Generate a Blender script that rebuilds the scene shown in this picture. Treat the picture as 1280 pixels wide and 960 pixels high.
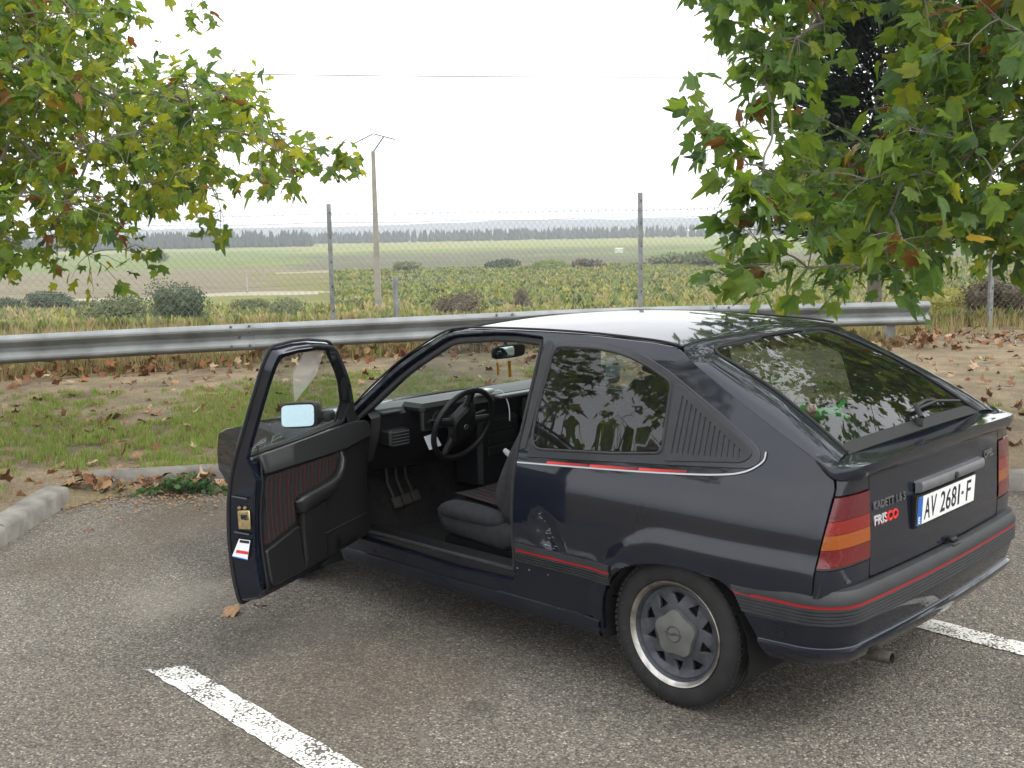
import bpy, bmesh, math, random
from mathutils import Vector, Matrix, Quaternion
from mathutils.geometry import delaunay_2d_cdt
from mathutils import noise as mnoise
for o in list(bpy.data.objects): bpy.data.objects.remove(o)
random.seed(11)
SC = bpy.context.scene
COL = SC.collection
R = math.radians
# ------------------------------------------------------------------ camera
CAMP = Vector((-2.4252, 4.1697, 1.8095))
CR = Vector((-0.72373483, -0.68981156, -0.01918091))
CU = Vector((0.07980844, -0.1112773, 0.99057962))
CF = Vector((0.68544767, -0.71538617, -0.13558804))
FPX = 1429.26
cd = bpy.data.cameras.new('camera'); cam = bpy.data.objects.new('camera', cd); COL.objects.link(cam)
cam.matrix_world = Matrix(((CR.x, CU.x, -CF.x, CAMP.x), (CR.y, CU.y, -CF.y, CAMP.y), (CR.z, CU.z, -CF.z, CAMP.z), (0, 0, 0, 1)))
cd.sensor_width = 36; cd.lens = FPX / 1280 * 36; cd.clip_start = .05; cd.clip_end = 9000
SC.camera = cam
# ------------------------------------------------------------------ sky, sun, exposure
wd = bpy.data.worlds.new('World'); SC.world = wd; wd.use_nodes = True
nt = wd.node_tree; bg = nt.nodes['Background']
sky = nt.nodes.new('ShaderNodeTexSky'); sky.sky_type = 'NISHITA'; sky.sun_disc = False
SUN_EL, SUN_AZ = R(52), R(200)
sky.sun_elevation = SUN_EL; sky.sun_rotation = R(90) - SUN_AZ; sky.dust_density = 6; sky.air_density = 1.2
ov = nt.nodes.new('ShaderNodeMix'); ov.data_type = 'RGBA'; ov.inputs[0].default_value = .86
tcw = nt.nodes.new('ShaderNodeTexCoord'); cl = nt.nodes.new('ShaderNodeTexNoise'); cl.inputs['Scale'].default_value = 2.2; cl.inputs['Detail'].default_value = 5
mpw = nt.nodes.new('ShaderNodeMapping'); mpw.inputs['Scale'].default_value = (1, 1, 3)
rw = nt.nodes.new('ShaderNodeValToRGB')
rw.color_ramp.elements[0].position = .3; rw.color_ramp.elements[0].color = (12.2, 12.6, 13.3, 1)
rw.color_ramp.elements[1].position = .7; rw.color_ramp.elements[1].color = (15.8, 15.9, 16.0, 1)
nt.links.new(tcw.outputs['Generated'], mpw.inputs['Vector']); nt.links.new(mpw.outputs['Vector'], cl.inputs['Vector'])
nt.links.new(cl.outputs['Fac'], rw.inputs['Fac'])
nt.links.new(sky.outputs[0], ov.inputs[6]); nt.links.new(rw.outputs[0], ov.inputs[7]); nt.links.new(ov.outputs[2], bg.inputs['Color'])
bg.inputs['Strength'].default_value = 0.115
sd = bpy.data.lights.new('sun', 'SUN'); sd.energy = 1.1; sd.angle = R(14); sd.color = (1, .97, .92)
sun = bpy.data.objects.new('sun', sd); COL.objects.link(sun)
sdir = Vector((math.cos(SUN_EL) * math.cos(SUN_AZ), math.cos(SUN_EL) * math.sin(SUN_AZ), math.sin(SUN_EL)))
sun.rotation_euler = (-sdir).to_track_quat('-Z', 'Y').to_euler(); sun.location = (0, 0, 20)
SC.view_settings.view_transform = 'Standard'; SC.view_settings.look = 'None'
SC.view_settings.gamma = 1; SC.view_settings.use_curve_mapping = False; SC.view_settings.exposure = 0.57
SC.render.engine = 'CYCLES'
SC.cycles.max_bounces = 5; SC.cycles.diffuse_bounces = 2; SC.cycles.glossy_bounces = 3; SC.cycles.transmission_bounces = 4; SC.cycles.transparent_max_bounces = 10; SC.cycles.volume_bounces = 0
# ------------------------------------------------------------------ frame helpers
FX = Vector((CF.x, CF.y, 0)).normalized(); RX = Vector((FX.y, -FX.x, 0))
def W(lat, dep, z=0.0):
    p = CAMP + RX * lat + FX * dep
    return Vector((p.x, p.y, z))
def LD(x, y):
    d = Vector((x - CAMP.x, y - CAMP.y, 0))
    return d.dot(RX), d.dot(FX)
def at(px, py, dep):
    return CAMP + (CF + CR * ((px - 640) / FPX) + CU * ((480 - py) / FPX)) * dep
def sm(a, b, x):
    t = max(0, min(1, (x - a) / (b - a))); return t * t * (3 - 2 * t)
# ------------------------------------------------------------------ object helpers
def setmesh(me, smooth):
    if smooth:
        for p in me.polygons: p.use_smooth = True
        if smooth < 179: me.set_sharp_from_angle(angle=R(smooth))
def mesh(name, vs, fs, mat=None, smooth=40, mats=None, midx=None):
    me = bpy.data.meshes.new(name); me.from_pydata([tuple(v) for v in vs], [], [tuple(f) for f in fs])
    if mats:
        for m in mats: me.materials.append(m)
        if midx: me.polygons.foreach_set('material_index', midx)
    elif mat: me.materials.append(mat)
    setmesh(me, smooth); me.update(); return me
def ob(name, me, parent=None, kind=None, loc=None):
    o = bpy.data.objects.new(name, me); COL.objects.link(o)
    if parent: o.parent = parent
    if kind: o['kind'] = kind
    if loc is not None: o.location = loc
    return o
def mo(name, vs, fs, mat, parent=None, smooth=40, kind=None): return ob(name, mesh(name, vs, fs, mat, smooth), parent, kind)
def empty(name, loc=(0, 0, 0), parent=None):
    o = bpy.data.objects.new(name, None); COL.objects.link(o); o.location = loc; o.empty_display_size = .1
    if parent: o.parent = parent
    return o
def tag(o, label, cat, group=None):
    o['label'] = label; o['category'] = cat
    if group: o['group'] = group
    return o
def mirror(o, parent=None):
    me = o.data.copy()
    for v in me.vertices: v.co.y = -v.co.y
    me.flip_normals()
    return ob(o.name.split('.')[0], me, parent if parent is not None else o.parent)
class MB:
    def __init__(s): s.v = []; s.f = []; s.m = []
    def add(s, vs, fs, m=0):
        b = len(s.v); s.v += [Vector(v) for v in vs]; s.f += [tuple(i + b for i in f) for f in fs]; s.m += [m] * len(fs); return s
    def box(s, c, d, rot=None, m=0, bev=0.0):
        c = Vector(c); hx, hy, hz = d[0] / 2, d[1] / 2, d[2] / 2
        if bev <= 0:
            vs = [Vector((x, y, z)) for x in (-hx, hx) for y in (-hy, hy) for z in (-hz, hz)]
            fs = [(0, 1, 3, 2), (4, 6, 7, 5), (0, 4, 5, 1), (2, 3, 7, 6), (0, 2, 6, 4), (1, 5, 7, 3)]
        else:
            b = min(bev, hx * .9, hy * .9, hz * .9); vs = []; idx = {}
            for sx in (-1, 1):
                for sy in (-1, 1):
                    for sz in (-1, 1):
                        for k in range(3):
                            q = [sx * (hx - b), sy * (hy - b), sz * (hz - b)]; q[k] = (sx * hx, sy * hy, sz * hz)[k]
                            idx[(sx, sy, sz, k)] = len(vs); vs.append(Vector(q))
            fs = []
            for k in range(3):
                a, c2 = (k + 1) % 3, (k + 2) % 3
                for sg in (-1, 1):
                    loop = []
                    for (u, w) in ((-1, -1), (1, -1), (1, 1), (-1, 1)):
                        s3 = [0, 0, 0]; s3[k] = sg; s3[a] = u; s3[c2] = w; loop.append(idx[(s3[0], s3[1], s3[2], k)])
                    fs.append(tuple(loop if sg > 0 else loop[::-1]))
            for k in range(3):
                a, c2 = (k + 1) % 3, (k + 2) % 3
                for u in (-1, 1):
                    for w in (-1, 1):
                        def I(sk, kk):
                            s3 = [0, 0, 0]; s3[k] = sk; s3[a] = u; s3[c2] = w; return idx[(s3[0], s3[1], s3[2], kk)]
                        q = [I(-1, a), I(1, a), I(1, c2), I(-1, c2)]
                        fs.append(tuple(q if u * w < 0 else q[::-1]))
            for sx in (-1, 1):
                for sy in (-1, 1):
                    for sz in (-1, 1):
                        q = [idx[(sx, sy, sz, k)] for k in range(3)]
                        fs.append(tuple(q if sx * sy * sz > 0 else q[::-1]))
        if rot is not None: vs = [rot @ v for v in vs]
        return s.add([v + c for v in vs], fs, m)
    def loft(s, rings, close=True, cap=True, m=0):
        n = len(rings[0]); vs = [v for r in rings for v in r]; fs = []
        for i in range(len(rings) - 1):
            for j in range(n if close else n - 1):
                k = (j + 1) % n; fs.append((i * n + j, i * n + k, (i + 1) * n + k, (i + 1) * n + j))
        if cap and close:
            fs.append(tuple(range(n))[::-1]); fs.append(tuple((len(rings) - 1) * n + j for j in range(n)))
        return s.add(vs, fs, m)
    def tube(s, path, r, n=8, cap=True, m=0):
        path = [Vector(p) for p in path]; rings = []; L = len(path)
        t0 = (path[1] - path[0]).normalized()
        up = Vector((0, 0, 1)) if abs(t0.z) < .9 else Vector((1, 0, 0))
        a = t0.cross(up).normalized()
        for i, p in enumerate(path):
            t = (path[min(i + 1, L - 1)] - path[max(i - 1, 0)])
            t = t.normalized() if t.length > 1e-9 else t0
            a = (a - t * a.dot(t))
            a = a.normalized() if a.length > 1e-6 else t.orthogonal().normalized()
            b = t.cross(a); rr = r[i] if isinstance(r, (list, tuple)) else r
            rings.append([p + (a * math.cos(2 * math.pi * k / n) + b * math.sin(2 * math.pi * k / n)) * rr for k in range(n)])
        return s.loft(rings, True, cap, m)
    def lathe(s, prof, c=(0, 0, 0), axis='y', n=48, m=0, close=False):
        c = Vector(c); vs = []
        for (r, h) in prof:
            for k in range(n):
                a = 2 * math.pi * k / n; u, w = r * math.cos(a), r * math.sin(a)
                vs.append(c + (Vector((u, h, w)) if axis == 'y' else Vector((u, w, h)) if axis == 'z' else Vector((h, u, w))))
        fs = []; L = len(prof)
        for i in range(L if close else L - 1):
            i2 = (i + 1) % L
            for k in range(n):
                k2 = (k + 1) % n
                q = (i * n + k, i * n + k2, i2 * n + k2, i2 * n + k)
                fs.append(q if axis != 'y' else q[::-1])
        return s.add(vs, fs, m)
    def grid(s, rows, m=0, flip=False):
        n = len(rows[0]); vs = [v for r in rows for v in r]; fs = []
        for i in range(len(rows) - 1):
            for j in range(n - 1):
                q = (i * n + j, i * n + j + 1, (i + 1) * n + j + 1, (i + 1) * n + j); fs.append(q[::-1] if flip else q)
        return s.add(vs, fs, m)
    def build(s, name, mat, parent=None, smooth=40, kind=None):
        if isinstance(mat, list): me = mesh(name, s.v, s.f, None, smooth, mat, s.m)
        else: me = mesh(name, s.v, s.f, mat, smooth)
        return ob(name, me, parent, kind)
def fixn(o):
    bm = bmesh.new(); bm.from_mesh(o.data); bmesh.ops.recalc_face_normals(bm, faces=bm.faces); bm.to_mesh(o.data); bm.free(); return o
def cr(pts, n=8, closed=False):
    P = [Vector(p) for p in pts]; L = len(P); out = []
    rng = range(L) if closed else range(L - 1)
    for i in rng:
        if closed: a, b, c, d = P[i - 1], P[i], P[(i + 1) % L], P[(i + 2) % L]
        else: a, b, c, d = P[max(i - 1, 0)], P[i], P[i + 1], P[min(i + 2, L - 1)]
        for k in range(n):
            t = k / n
            out.append(.5 * ((2 * b) + (c - a) * t + (2 * a - 5 * b + 4 * c - d) * t * t + (3 * b - a - 3 * c + d) * t ** 3))
    if not closed: out.append(P[-1])
    return out
def itp(tab, x):
    L = len(tab)
    if x <= tab[0][0]: return tab[0][1]
    if x >= tab[-1][0]: return tab[-1][1]
    for i in range(L - 1):
        if x <= tab[i + 1][0]:
            x0, y0 = tab[i]; x1, y1 = tab[i + 1]; h = x1 - x0; t = (x - x0) / h
            def sl(j):
                if j <= 0: return (tab[1][1] - tab[0][1]) / (tab[1][0] - tab[0][0])
                if j >= L - 1: return (tab[-1][1] - tab[-2][1]) / (tab[-1][0] - tab[-2][0])
                return (tab[j + 1][1] - tab[j - 1][1]) / (tab[j + 1][0] - tab[j - 1][0])
            m0, m1 = sl(i) * h, sl(i + 1) * h
            return (2 * t ** 3 - 3 * t * t + 1) * y0 + (t ** 3 - 2 * t * t + t) * m0 + (-2 * t ** 3 + 3 * t * t) * y1 + (t ** 3 - t * t) * m1
def rnd(poly, n=4):
    """polygon of (x,y[,r]) -> rounded corners"""
    out = []; L = len(poly)
    for i in range(L):
        p = Vector(poly[i][:2]); r = poly[i][2] if len(poly[i]) > 2 else 0
        if r <= 0: out.append(p); continue
        a = Vector(poly[i - 1][:2]) - p; b = Vector(poly[(i + 1) % L][:2]) - p
        da = min(r, a.length * .49); db = min(r, b.length * .49); A = p + a.normalized() * da; B = p + b.normalized() * db
        for k in range(n + 1):
            t = k / n; out.append(A * (1 - t) ** 2 + p * 2 * t * (1 - t) + B * t * t)
    return out
def resample(poly, d):
    out = []; L = len(poly)
    for i in range(L):
        a = Vector(poly[i]); b = Vector(poly[(i + 1) % L]); n = max(1, int(math.ceil((b - a).length / d)))
        if (b - a).length < 1e-6: continue
        for k in range(n): out.append(a + (b - a) * (k / n))
    return out
def area2(poly): return .5 * sum(poly[i].x * poly[(i + 1) % len(poly)].y - poly[(i + 1) % len(poly)].x * poly[i].y for i in range(len(poly)))
def inpoly(p, poly):
    c = False; j = len(poly) - 1
    for i in range(len(poly)):
        a, b = poly[i], poly[j]
        if (a[1] > p[1]) != (b[1] > p[1]) and p[0] < (b[0] - a[0]) * (p[1] - a[1]) / (b[1] - a[1]) + a[0]: c = not c
        j = i
    return c
def offs(poly, e):
    """move each vertex to the left normal (inside for ccw) by e"""
    out = []; L = len(poly)
    for i in range(L):
        a = (poly[i] - poly[i - 1]); b = (poly[(i + 1) % L] - poly[i])
        a = a.normalized() if a.length else b.normalized(); b = b.normalized() if b.length else a
        na = Vector((-a.y, a.x)); nb = Vector((-b.y, b.x)); n = na + nb
        n = n.normalized() if n.length > 1e-6 else na
        k = 1 / max(.5, n.dot(na)); out.append(poly[i] + n * e * k)
    return out
def cdt(outline, holes, sp):
    loops = [outline] + holes; pts = []; edges = []
    for lp in loops:
        b = len(pts); pts += [Vector(p) for p in lp]; n = len(lp); edges += [(b + i, b + (i + 1) % n) for i in range(n)]
    nb = len(pts)
    x0 = min(p.x for p in outline); x1 = max(p.x for p in outline); y0 = min(p.y for p in outline); y1 = max(p.y for p in outline)
    cell = {}
    for p in pts: cell.setdefault((int(p.x / sp), int(p.y / sp)), []).append(p)
    y = y0 + sp * .5; row = 0
    while y < y1:
        x = x0 + sp * (.5 if row % 2 else .25)
        while x < x1:
            q = Vector((x, y)); ok = True; ci, cj = int(x / sp), int(y / sp)
            for i in (-1, 0, 1):
                for j in (-1, 0, 1):
                    for p in cell.get((ci + i, cj + j), ()):
                        if (p - q).length < sp * .55: ok = False
            if ok and inpoly(q, outline) and not any(inpoly(q, h) for h in holes): pts.append(q)
            x += sp
        y += sp * .87; row += 1
    r = delaunay_2d_cdt(pts, edges, [], 0, 1e-6)
    V = r[0]; F = []
    for f in r[2]:
        c = (V[f[0]] + V[f[1]] + V[f[2]]) / 3
        if inpoly(c, outline) and not any(inpoly(c, h) for h in holes): F.append(tuple(f))
    mp = {}
    for i, org in enumerate(r[3]):
        for o_ in org: mp[o_] = i
    L2 = []; b = 0
    for lp in loops: L2.append([mp[b + i] for i in range(len(lp))]); b += len(lp)
    return V, F, L2
def panel_geo(outline, fn, out, holes=(), sp=.06, t=.02, e=.003, esp=None, back=False, tf=None, off=0.0):
    esp = esp or sp
    ol = resample(rnd(outline), esp)
    if area2(ol) < 0: ol = ol[::-1]
    hl = []
    for h in holes:
        h2 = resample(rnd(h), esp)
        if area2(h2) > 0: h2 = h2[::-1]
        hl.append(h2)
    so = offs(ol, e); sh = [offs(h, e) for h in hl]
    V, F, loops = cdt(so, sh, sp)
    def mapn(q):
        d = 1e-3; p = fn(q.x, q.y); n = (fn(q.x + d, q.y) - p).cross(fn(q.x, q.y + d) - p)
        n = n.normalized() if n.length else Vector(out)
        if n.dot(Vector(out)) < 0: n = -n
        return p + n * off, n
    vs = []; ns = []
    for q in V:
        p, n = mapn(q); vs.append(p); ns.append(n)
    fs = []; nf = 0
    for f in F:
        if (V[f[1]] - V[f[0]]).cross(V[f[2]] - V[f[0]]) < 0: f = (f[0], f[2], f[1])
        g = (vs[f[1]] - vs[f[0]]).cross(vs[f[2]] - vs[f[0]]); k = g.dot(ns[f[0]]) > 0; nf += 1 if k else -1
        fs.append(f if k else (f[0], f[2], f[1]))
    T = tf or (lambda q: t)
    nV = len(vs)
    if back:
        for i in range(nV): vs.append(vs[i] - ns[i] * T(V[i]))
        fs += [(f[0] + nV, f[2] + nV, f[1] + nV) for f in fs[:]]
    for li, (lp, orig) in enumerate(zip(loops, [ol] + hl)):
        b = len(vs); n = len(lp); r1 = []; r2 = []
        for i in range(n):
            p, nn = mapn(orig[i]); r1.append(p - nn * e); r2.append(p - nn * T(orig[i]))
        vs += r1
        if back: I2 = [lp[i] + nV for i in range(n)]
        else: vs += r2; I2 = [b + n + i for i in range(n)]
        for i in range(n):
            k = (i + 1) % n
            q1 = (lp[i], b + i, b + k, lp[k]); q2 = (b + i, I2[i], I2[k], b + k)
            # orientation from polygon sense
            for q in (q1, q2): fs.append(q if nf > 0 else q[::-1])
    return vs, fs
def panel(name, outline, fn, out, mat, parent=None, smooth=30, **k):
    vs, fs = panel_geo(outline, fn, out, **k)
    return mo(name, vs, fs, mat, parent, smooth)
def text(name, s, size, ext, M, mat, parent=None, sx=1.0, align='LEFT', bold=0.0):
    cu = bpy.data.curves.new('t', 'FONT'); cu.body = s; cu.size = size; cu.extrude = ext; cu.offset = bold; cu.align_x = align; cu.resolution_u = 4
    o = bpy.data.objects.new('t', cu); COL.objects.link(o)
    dg = bpy.context.evaluated_depsgraph_get(); me = bpy.data.meshes.new_from_object(o.evaluated_get(dg))
    bpy.data.objects.remove(o); bpy.data.curves.remove(cu)
    for v in me.vertices: v.co = M @ Vector((v.co.x * sx, v.co.y, v.co.z))
    me.materials.clear(); me.materials.append(mat); me.name = name
    return ob(name, me, parent)
# ------------------------------------------------------------------ materials
def nodes(name):
    m = bpy.data.materials.new(name); m.use_nodes = True; return m, m.node_tree, m.node_tree.nodes['Principled BSDF']
def pm(name, col, rough=.5, metal=0, spec=.5, coat=0, coatr=.05, var=0, vs=8, bump=0, bs=60, rv=0, col2=None, trans=0, ior=1.45, detail=4, alpha=1):
    m, t, b = nodes(name); N = t.nodes; L = t.links
    b.inputs['Base Color'].default_value = (*col, 1); b.inputs['Roughness'].default_value = rough; b.inputs['Metallic'].default_value = metal
    b.inputs['Specular IOR Level'].default_value = spec; b.inputs['Coat Weight'].default_value = coat; b.inputs['Coat Roughness'].default_value = coatr
    b.inputs['Transmission Weight'].default_value = trans; b.inputs['IOR'].default_value = ior
    if var or bump or rv or col2:
        tc = N.new('ShaderNodeTexCoord')
        if var or rv or col2:
            n = N.new('ShaderNodeTexNoise'); n.inputs['Scale'].default_value = vs; n.inputs['Detail'].default_value = detail; L.new(tc.outputs['Object'], n.inputs['Vector'])
            if var or col2:
                rp = N.new('ShaderNodeValToRGB'); rp.color_ramp.elements[0].position = .3; rp.color_ramp.elements[1].position = .7
                c2 = col2 or tuple(min(1, c * (1 + var)) for c in col); c1 = col if col2 else tuple(c * (1 - var) for c in col)
                rp.color_ramp.elements[0].color = (*c1, 1); rp.color_ramp.elements[1].color = (*c2, 1)
                L.new(n.outputs['Fac'], rp.inputs['Fac']); L.new(rp.outputs[0], b.inputs['Base Color'])
            if rv:
                mr = N.new('ShaderNodeMapRange'); mr.inputs['From Min'].default_value = .3; mr.inputs['From Max'].default_value = .7
                mr.inputs['To Min'].default_value = max(0, rough - rv); mr.inputs['To Max'].default_value = min(1, rough + rv)
                L.new(n.outputs['Fac'], mr.inputs['Value']); L.new(mr.outputs[0], b.inputs['Roughness'])
        if bump:
            n2 = N.new('ShaderNodeTexNoise'); n2.inputs['Scale'].default_value = bs; n2.inputs['Detail'].default_value = 3; L.new(tc.outputs['Object'], n2.inputs['Vector'])
            bp = N.new('ShaderNodeBump'); bp.inputs['Strength'].default_value = bump; bp.inputs['Distance'].default_value = .01
            L.new(n2.outputs['Fac'], bp.inputs['Height']); L.new(bp.outputs[0], b.inputs['Normal'])
    return m
def glassm(name, tint, refl=1.5, rough=0.0, dirt=.0):
    """thin pane: fresnel mirror over a tinted clear pane"""
    m = bpy.data.materials.new(name); m.use_nodes = True; t = m.node_tree; N = t.nodes; L = t.links; N.clear()
    o = N.new('ShaderNodeOutputMaterial'); mx = N.new('ShaderNodeMixShader'); tr = N.new('ShaderNodeBsdfTransparent'); gl = N.new('ShaderNodeBsdfGlossy'); ge = N.new('ShaderNodeNewGeometry')
    tr.inputs['Color'].default_value = (*tint, 1); gl.inputs['Roughness'].default_value = rough; gl.inputs['Color'].default_value = (1, 1, 1, 1)
    r0 = ((refl - 1) / (refl + 1)) ** 2 * 1.45      # two faces of a thin pane
    dt = N.new('ShaderNodeVectorMath'); dt.operation = 'DOT_PRODUCT'; L.new(ge.outputs['Normal'], dt.inputs[0]); L.new(ge.outputs['Incoming'], dt.inputs[1])
    def mth(op, a, b=None):
        q = N.new('ShaderNodeMath'); q.operation = op; L.new(a, q.inputs[0])
        if b is not None: q.inputs[1].default_value = b
        return q.outputs[0]
    c_ = mth('ABSOLUTE', dt.outputs['Value']); i_ = N.new('ShaderNodeMath'); i_.operation = 'SUBTRACT'; i_.inputs[0].default_value = 1; L.new(c_, i_.inputs[1])
    fr = mth('ADD', mth('MULTIPLY', mth('POWER', i_.outputs[0], 5.0), 1 - r0), r0)
    L.new(fr, mx.inputs[0]); L.new(tr.outputs[0], mx.inputs[1]); L.new(gl.outputs[0], mx.inputs[2])
    if dirt:
        df = N.new('ShaderNodeBsdfDiffuse'); df.inputs['Color'].default_value = (.35, .33, .3, 1); m2 = N.new('ShaderNodeMixShader')
        tc = N.new('ShaderNodeTexCoord'); n = N.new('ShaderNodeTexNoise'); n.inputs['Scale'].default_value = 9; n.inputs['Detail'].default_value = 6; L.new(tc.outputs['Object'], n.inputs['Vector'])
        ml = N.new('ShaderNodeMath'); ml.operation = 'MULTIPLY'; ml.inputs[1].default_value = dirt; L.new(n.outputs['Fac'], ml.inputs[0]); L.new(ml.outputs[0], m2.inputs[0])
        L.new(mx.outputs[0], m2.inputs[1]); L.new(df.outputs[0], m2.inputs[2]); L.new(m2.outputs[0], o.inputs['Surface'])
    else: L.new(mx.outputs[0], o.inputs['Surface'])
    return m
M = {}
M['paint'] = pm('car_paint', (.0040, .0062, .0138), rough=.5, spec=.08, coat=1, coatr=.05, col2=(.0085, .0108, .0170), vs=3.5, rv=.08, detail=9)
M['paint2'] = pm('door_jamb_paint', (0.0060, 0.0066, 0.0120), rough=.38, coat=.5, coatr=.15, var=.3, vs=12)
M['plastic'] = pm('bumper_plastic', (0.0217, 0.0229, 0.0248), rough=.55, var=.2, vs=14, bump=.08, bs=400)
M['trim'] = pm('grey_plastic_trim', (0.0210, 0.0217, 0.0231), rough=.6, var=.15, vs=20, bump=.05, bs=500)
M['rubber'] = pm('rubber_seal', (0.0066, 0.0066, 0.0072), rough=.6, var=.3, vs=30)
M['seal'] = pm('weather_strip', (0.0224, 0.0224, 0.0238), rough=.75, var=.25, vs=25, bump=.1, bs=200)
M['vinyl'] = pm('black_vinyl', (0.0077, 0.0077, 0.0085), rough=.48, var=.15, vs=20, bump=.15, bs=300)
M['dash'] = pm('dashboard_plastic', (0.0096, 0.0096, 0.0108), rough=.42, var=.2, vs=10, bump=.1, bs=450)
M['carpet'] = pm('carpet', (0.0132, 0.0120, 0.0114), rough=.95, var=.5, vs=30, bump=.5, bs=300)
M['dark'] = pm('underbody', (.010, .010, .010), rough=.9)
M['chrome'] = pm('bright_metal', (.62, .62, .62), rough=.22, metal=1)
M['pin'] = pm('pale_pinstripe', (.42, .43, .44), rough=.4)
M['red'] = pm('red_print', (.62, .035, .03), rough=.4)
M['redline'] = pm('red_insert', (0.2560, 0.0096, 0.0128), rough=.45)
M['tyre'] = pm('tyre_rubber', (0.0153, 0.0149, 0.0145), rough=.75, var=.35, vs=14, bump=.12, bs=120)
M['tyretext'] = pm('tyre_lettering', (.028, .027, .026), rough=.6)
M['rim'] = pm('rim_grey', (0.0646, 0.0678, 0.0775), rough=.45, metal=.35, var=.3, vs=25)
M['lip'] = pm('rim_lip', (.42, .40, .37), rough=.33, metal=1, var=.3, vs=30)
M['cap'] = pm('hub_cap_grey', (0.1403, 0.1403, 0.1339), rough=.5, metal=.4, var=.12, vs=20)
M['capd'] = pm('hub_emblem', (.065, .065, .065), rough=.5, metal=.3)
M['white'] = pm('plate_white', (.72, .73, .71), rough=.4, var=.05, vs=20)
M['black'] = pm('plate_black', (.012, .012, .012), rough=.4)
M['blue'] = pm('plate_blue', (.015, .10, .36), rough=.4)
M['amber'] = pm('amber_lens', (0.2499, 0.0565, 0.0036), rough=.12, coat=.6, bump=.25, bs=90)
M['lensred'] = pm('red_lens', (0.1102, 0.0031, 0.0042), rough=.12, coat=.6, bump=.25, bs=90)
M['lensred2'] = pm('bright_red_lens', (0.1786, 0.0081, 0.0045), rough=.12, coat=.6, bump=.25, bs=90)
M['lensdark'] = pm('dark_red_lens', (0.0878, 0.0040, 0.0081), rough=.12, coat=.6, bump=.25, bs=90)
M['glass'] = glassm('window_glass', (.80, .86, .83), 1.5, dirt=.05)
M['rglass'] = glassm('tinted_rear_glass', (.44, .52, .48), 1.52, dirt=.02)
M['qglass'] = glassm('side_glass', (.50, .56, .56), 1.5, dirt=.03)
M['mirror'] = pm('mirror_glass', (.52, .64, .70), rough=.02, metal=1)
M['brass'] = pm('passivated_steel', (.42, .33, .17), rough=.4, metal=.8, var=.3, vs=60)
M['steel'] = pm('grey_steel', (.30, .30, .30), rough=.45, metal=.8)
M['paper'] = pm('white_paper', (.75, .77, .80), rough=.6)
M['yellow'] = pm('yellow_ribbon', (.65, .33, .03), rough=.7)
M['tan'] = pm('pedal_rubber', (.05, .045, .038), rough=.8)
M['green'] = pm('green_plush', (.06, .34, .07), rough=.9, var=.2, vs=40, bump=.4, bs=300)
M['pink'] = pm('pink_plush', (.55, .28, .22), rough=.9)
M['badge'] = pm('dark_badge', (.12, .12, .125), rough=.35, metal=.3)
M['head'] = pm('headliner', (.16, .155, .145), rough=.95)
M['lampglass'] = pm('headlamp_glass', (.5, .5, .5), rough=.08, metal=.6)
M['exh'] = pm('exhaust_steel', (.11, .095, .08), rough=.6, metal=.7, var=.4, vs=30)
def quilt(name, base, red, sp, ang, axis=0):
    """cloth with narrow upright ribs and thin red lozenge stitching"""
    m, t, b = nodes(name); N = t.nodes; L = t.links; b.inputs['Roughness'].default_value = .9; b.inputs['Specular IOR Level'].default_value = .2
    tc = N.new('ShaderNodeTexCoord')
    def lines(a, k):
        mp = N.new('ShaderNodeMapping'); L.new(tc.outputs['Object'], mp.inputs['Vector']); mp.inputs['Rotation'].default_value = (0, a, 0) if axis == 0 else (0, 0, a)
        w = N.new('ShaderNodeTexWave'); w.wave_type = 'BANDS'; w.bands_direction = 'X' if axis == 0 else 'Y'; w.inputs['Scale'].default_value = k; L.new(mp.outputs[0], w.inputs['Vector']); return w.outputs['Fac']
    def ramp(src, p0, c0, p1, c1):
        r = N.new('ShaderNodeValToRGB'); r.color_ramp.elements[0].position = p0; r.color_ramp.elements[0].color = (c0, c0, c0, 1); r.color_ramp.elements[1].position = p1; r.color_ramp.elements[1].color = (c1, c1, c1, 1); L.new(src, r.inputs['Fac']); return r.outputs[0]
    k = .314 / sp
    a1 = ramp(lines(R(ang), k), .012, 1, .035, 0); a2 = ramp(lines(R(-ang * .4), k), .012, 1, .035, 0)
    mxx = N.new('ShaderNodeMath'); mxx.operation = 'MAXIMUM'; L.new(a1, mxx.inputs[0]); L.new(a2, mxx.inputs[1])
    mx = N.new('ShaderNodeMix'); mx.data_type = 'RGBA'; mx.inputs[6].default_value = (*base, 1); mx.inputs[7].default_value = (*red, 1)
    L.new(mxx.outputs[0], mx.inputs[0]); L.new(mx.outputs[2], b.inputs['Base Color'])
    rib = ramp(lines(R(ang * .5), k * 2), .0, 0, .5, 1)
    bp = N.new('ShaderNodeBump'); bp.inputs['Strength'].default_value = 1; bp.inputs['Distance'].default_value = .012; L.new(rib, bp.inputs['Height']); L.new(bp.outputs[0], b.inputs['Normal'])
    return m
M['quilt'] = quilt('quilted_cloth', (.020, .020, .021), (.060, .008, .010), .075, 14)
M['quilt2'] = quilt('quilted_seat_cloth', (.034, .034, .036), (.085, .010, .013), .085, 10, 1)
M['cloth'] = pm('seat_cloth', (.028, .028, .031), rough=.92, var=.25, vs=30, bump=.3, bs=350)
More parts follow.
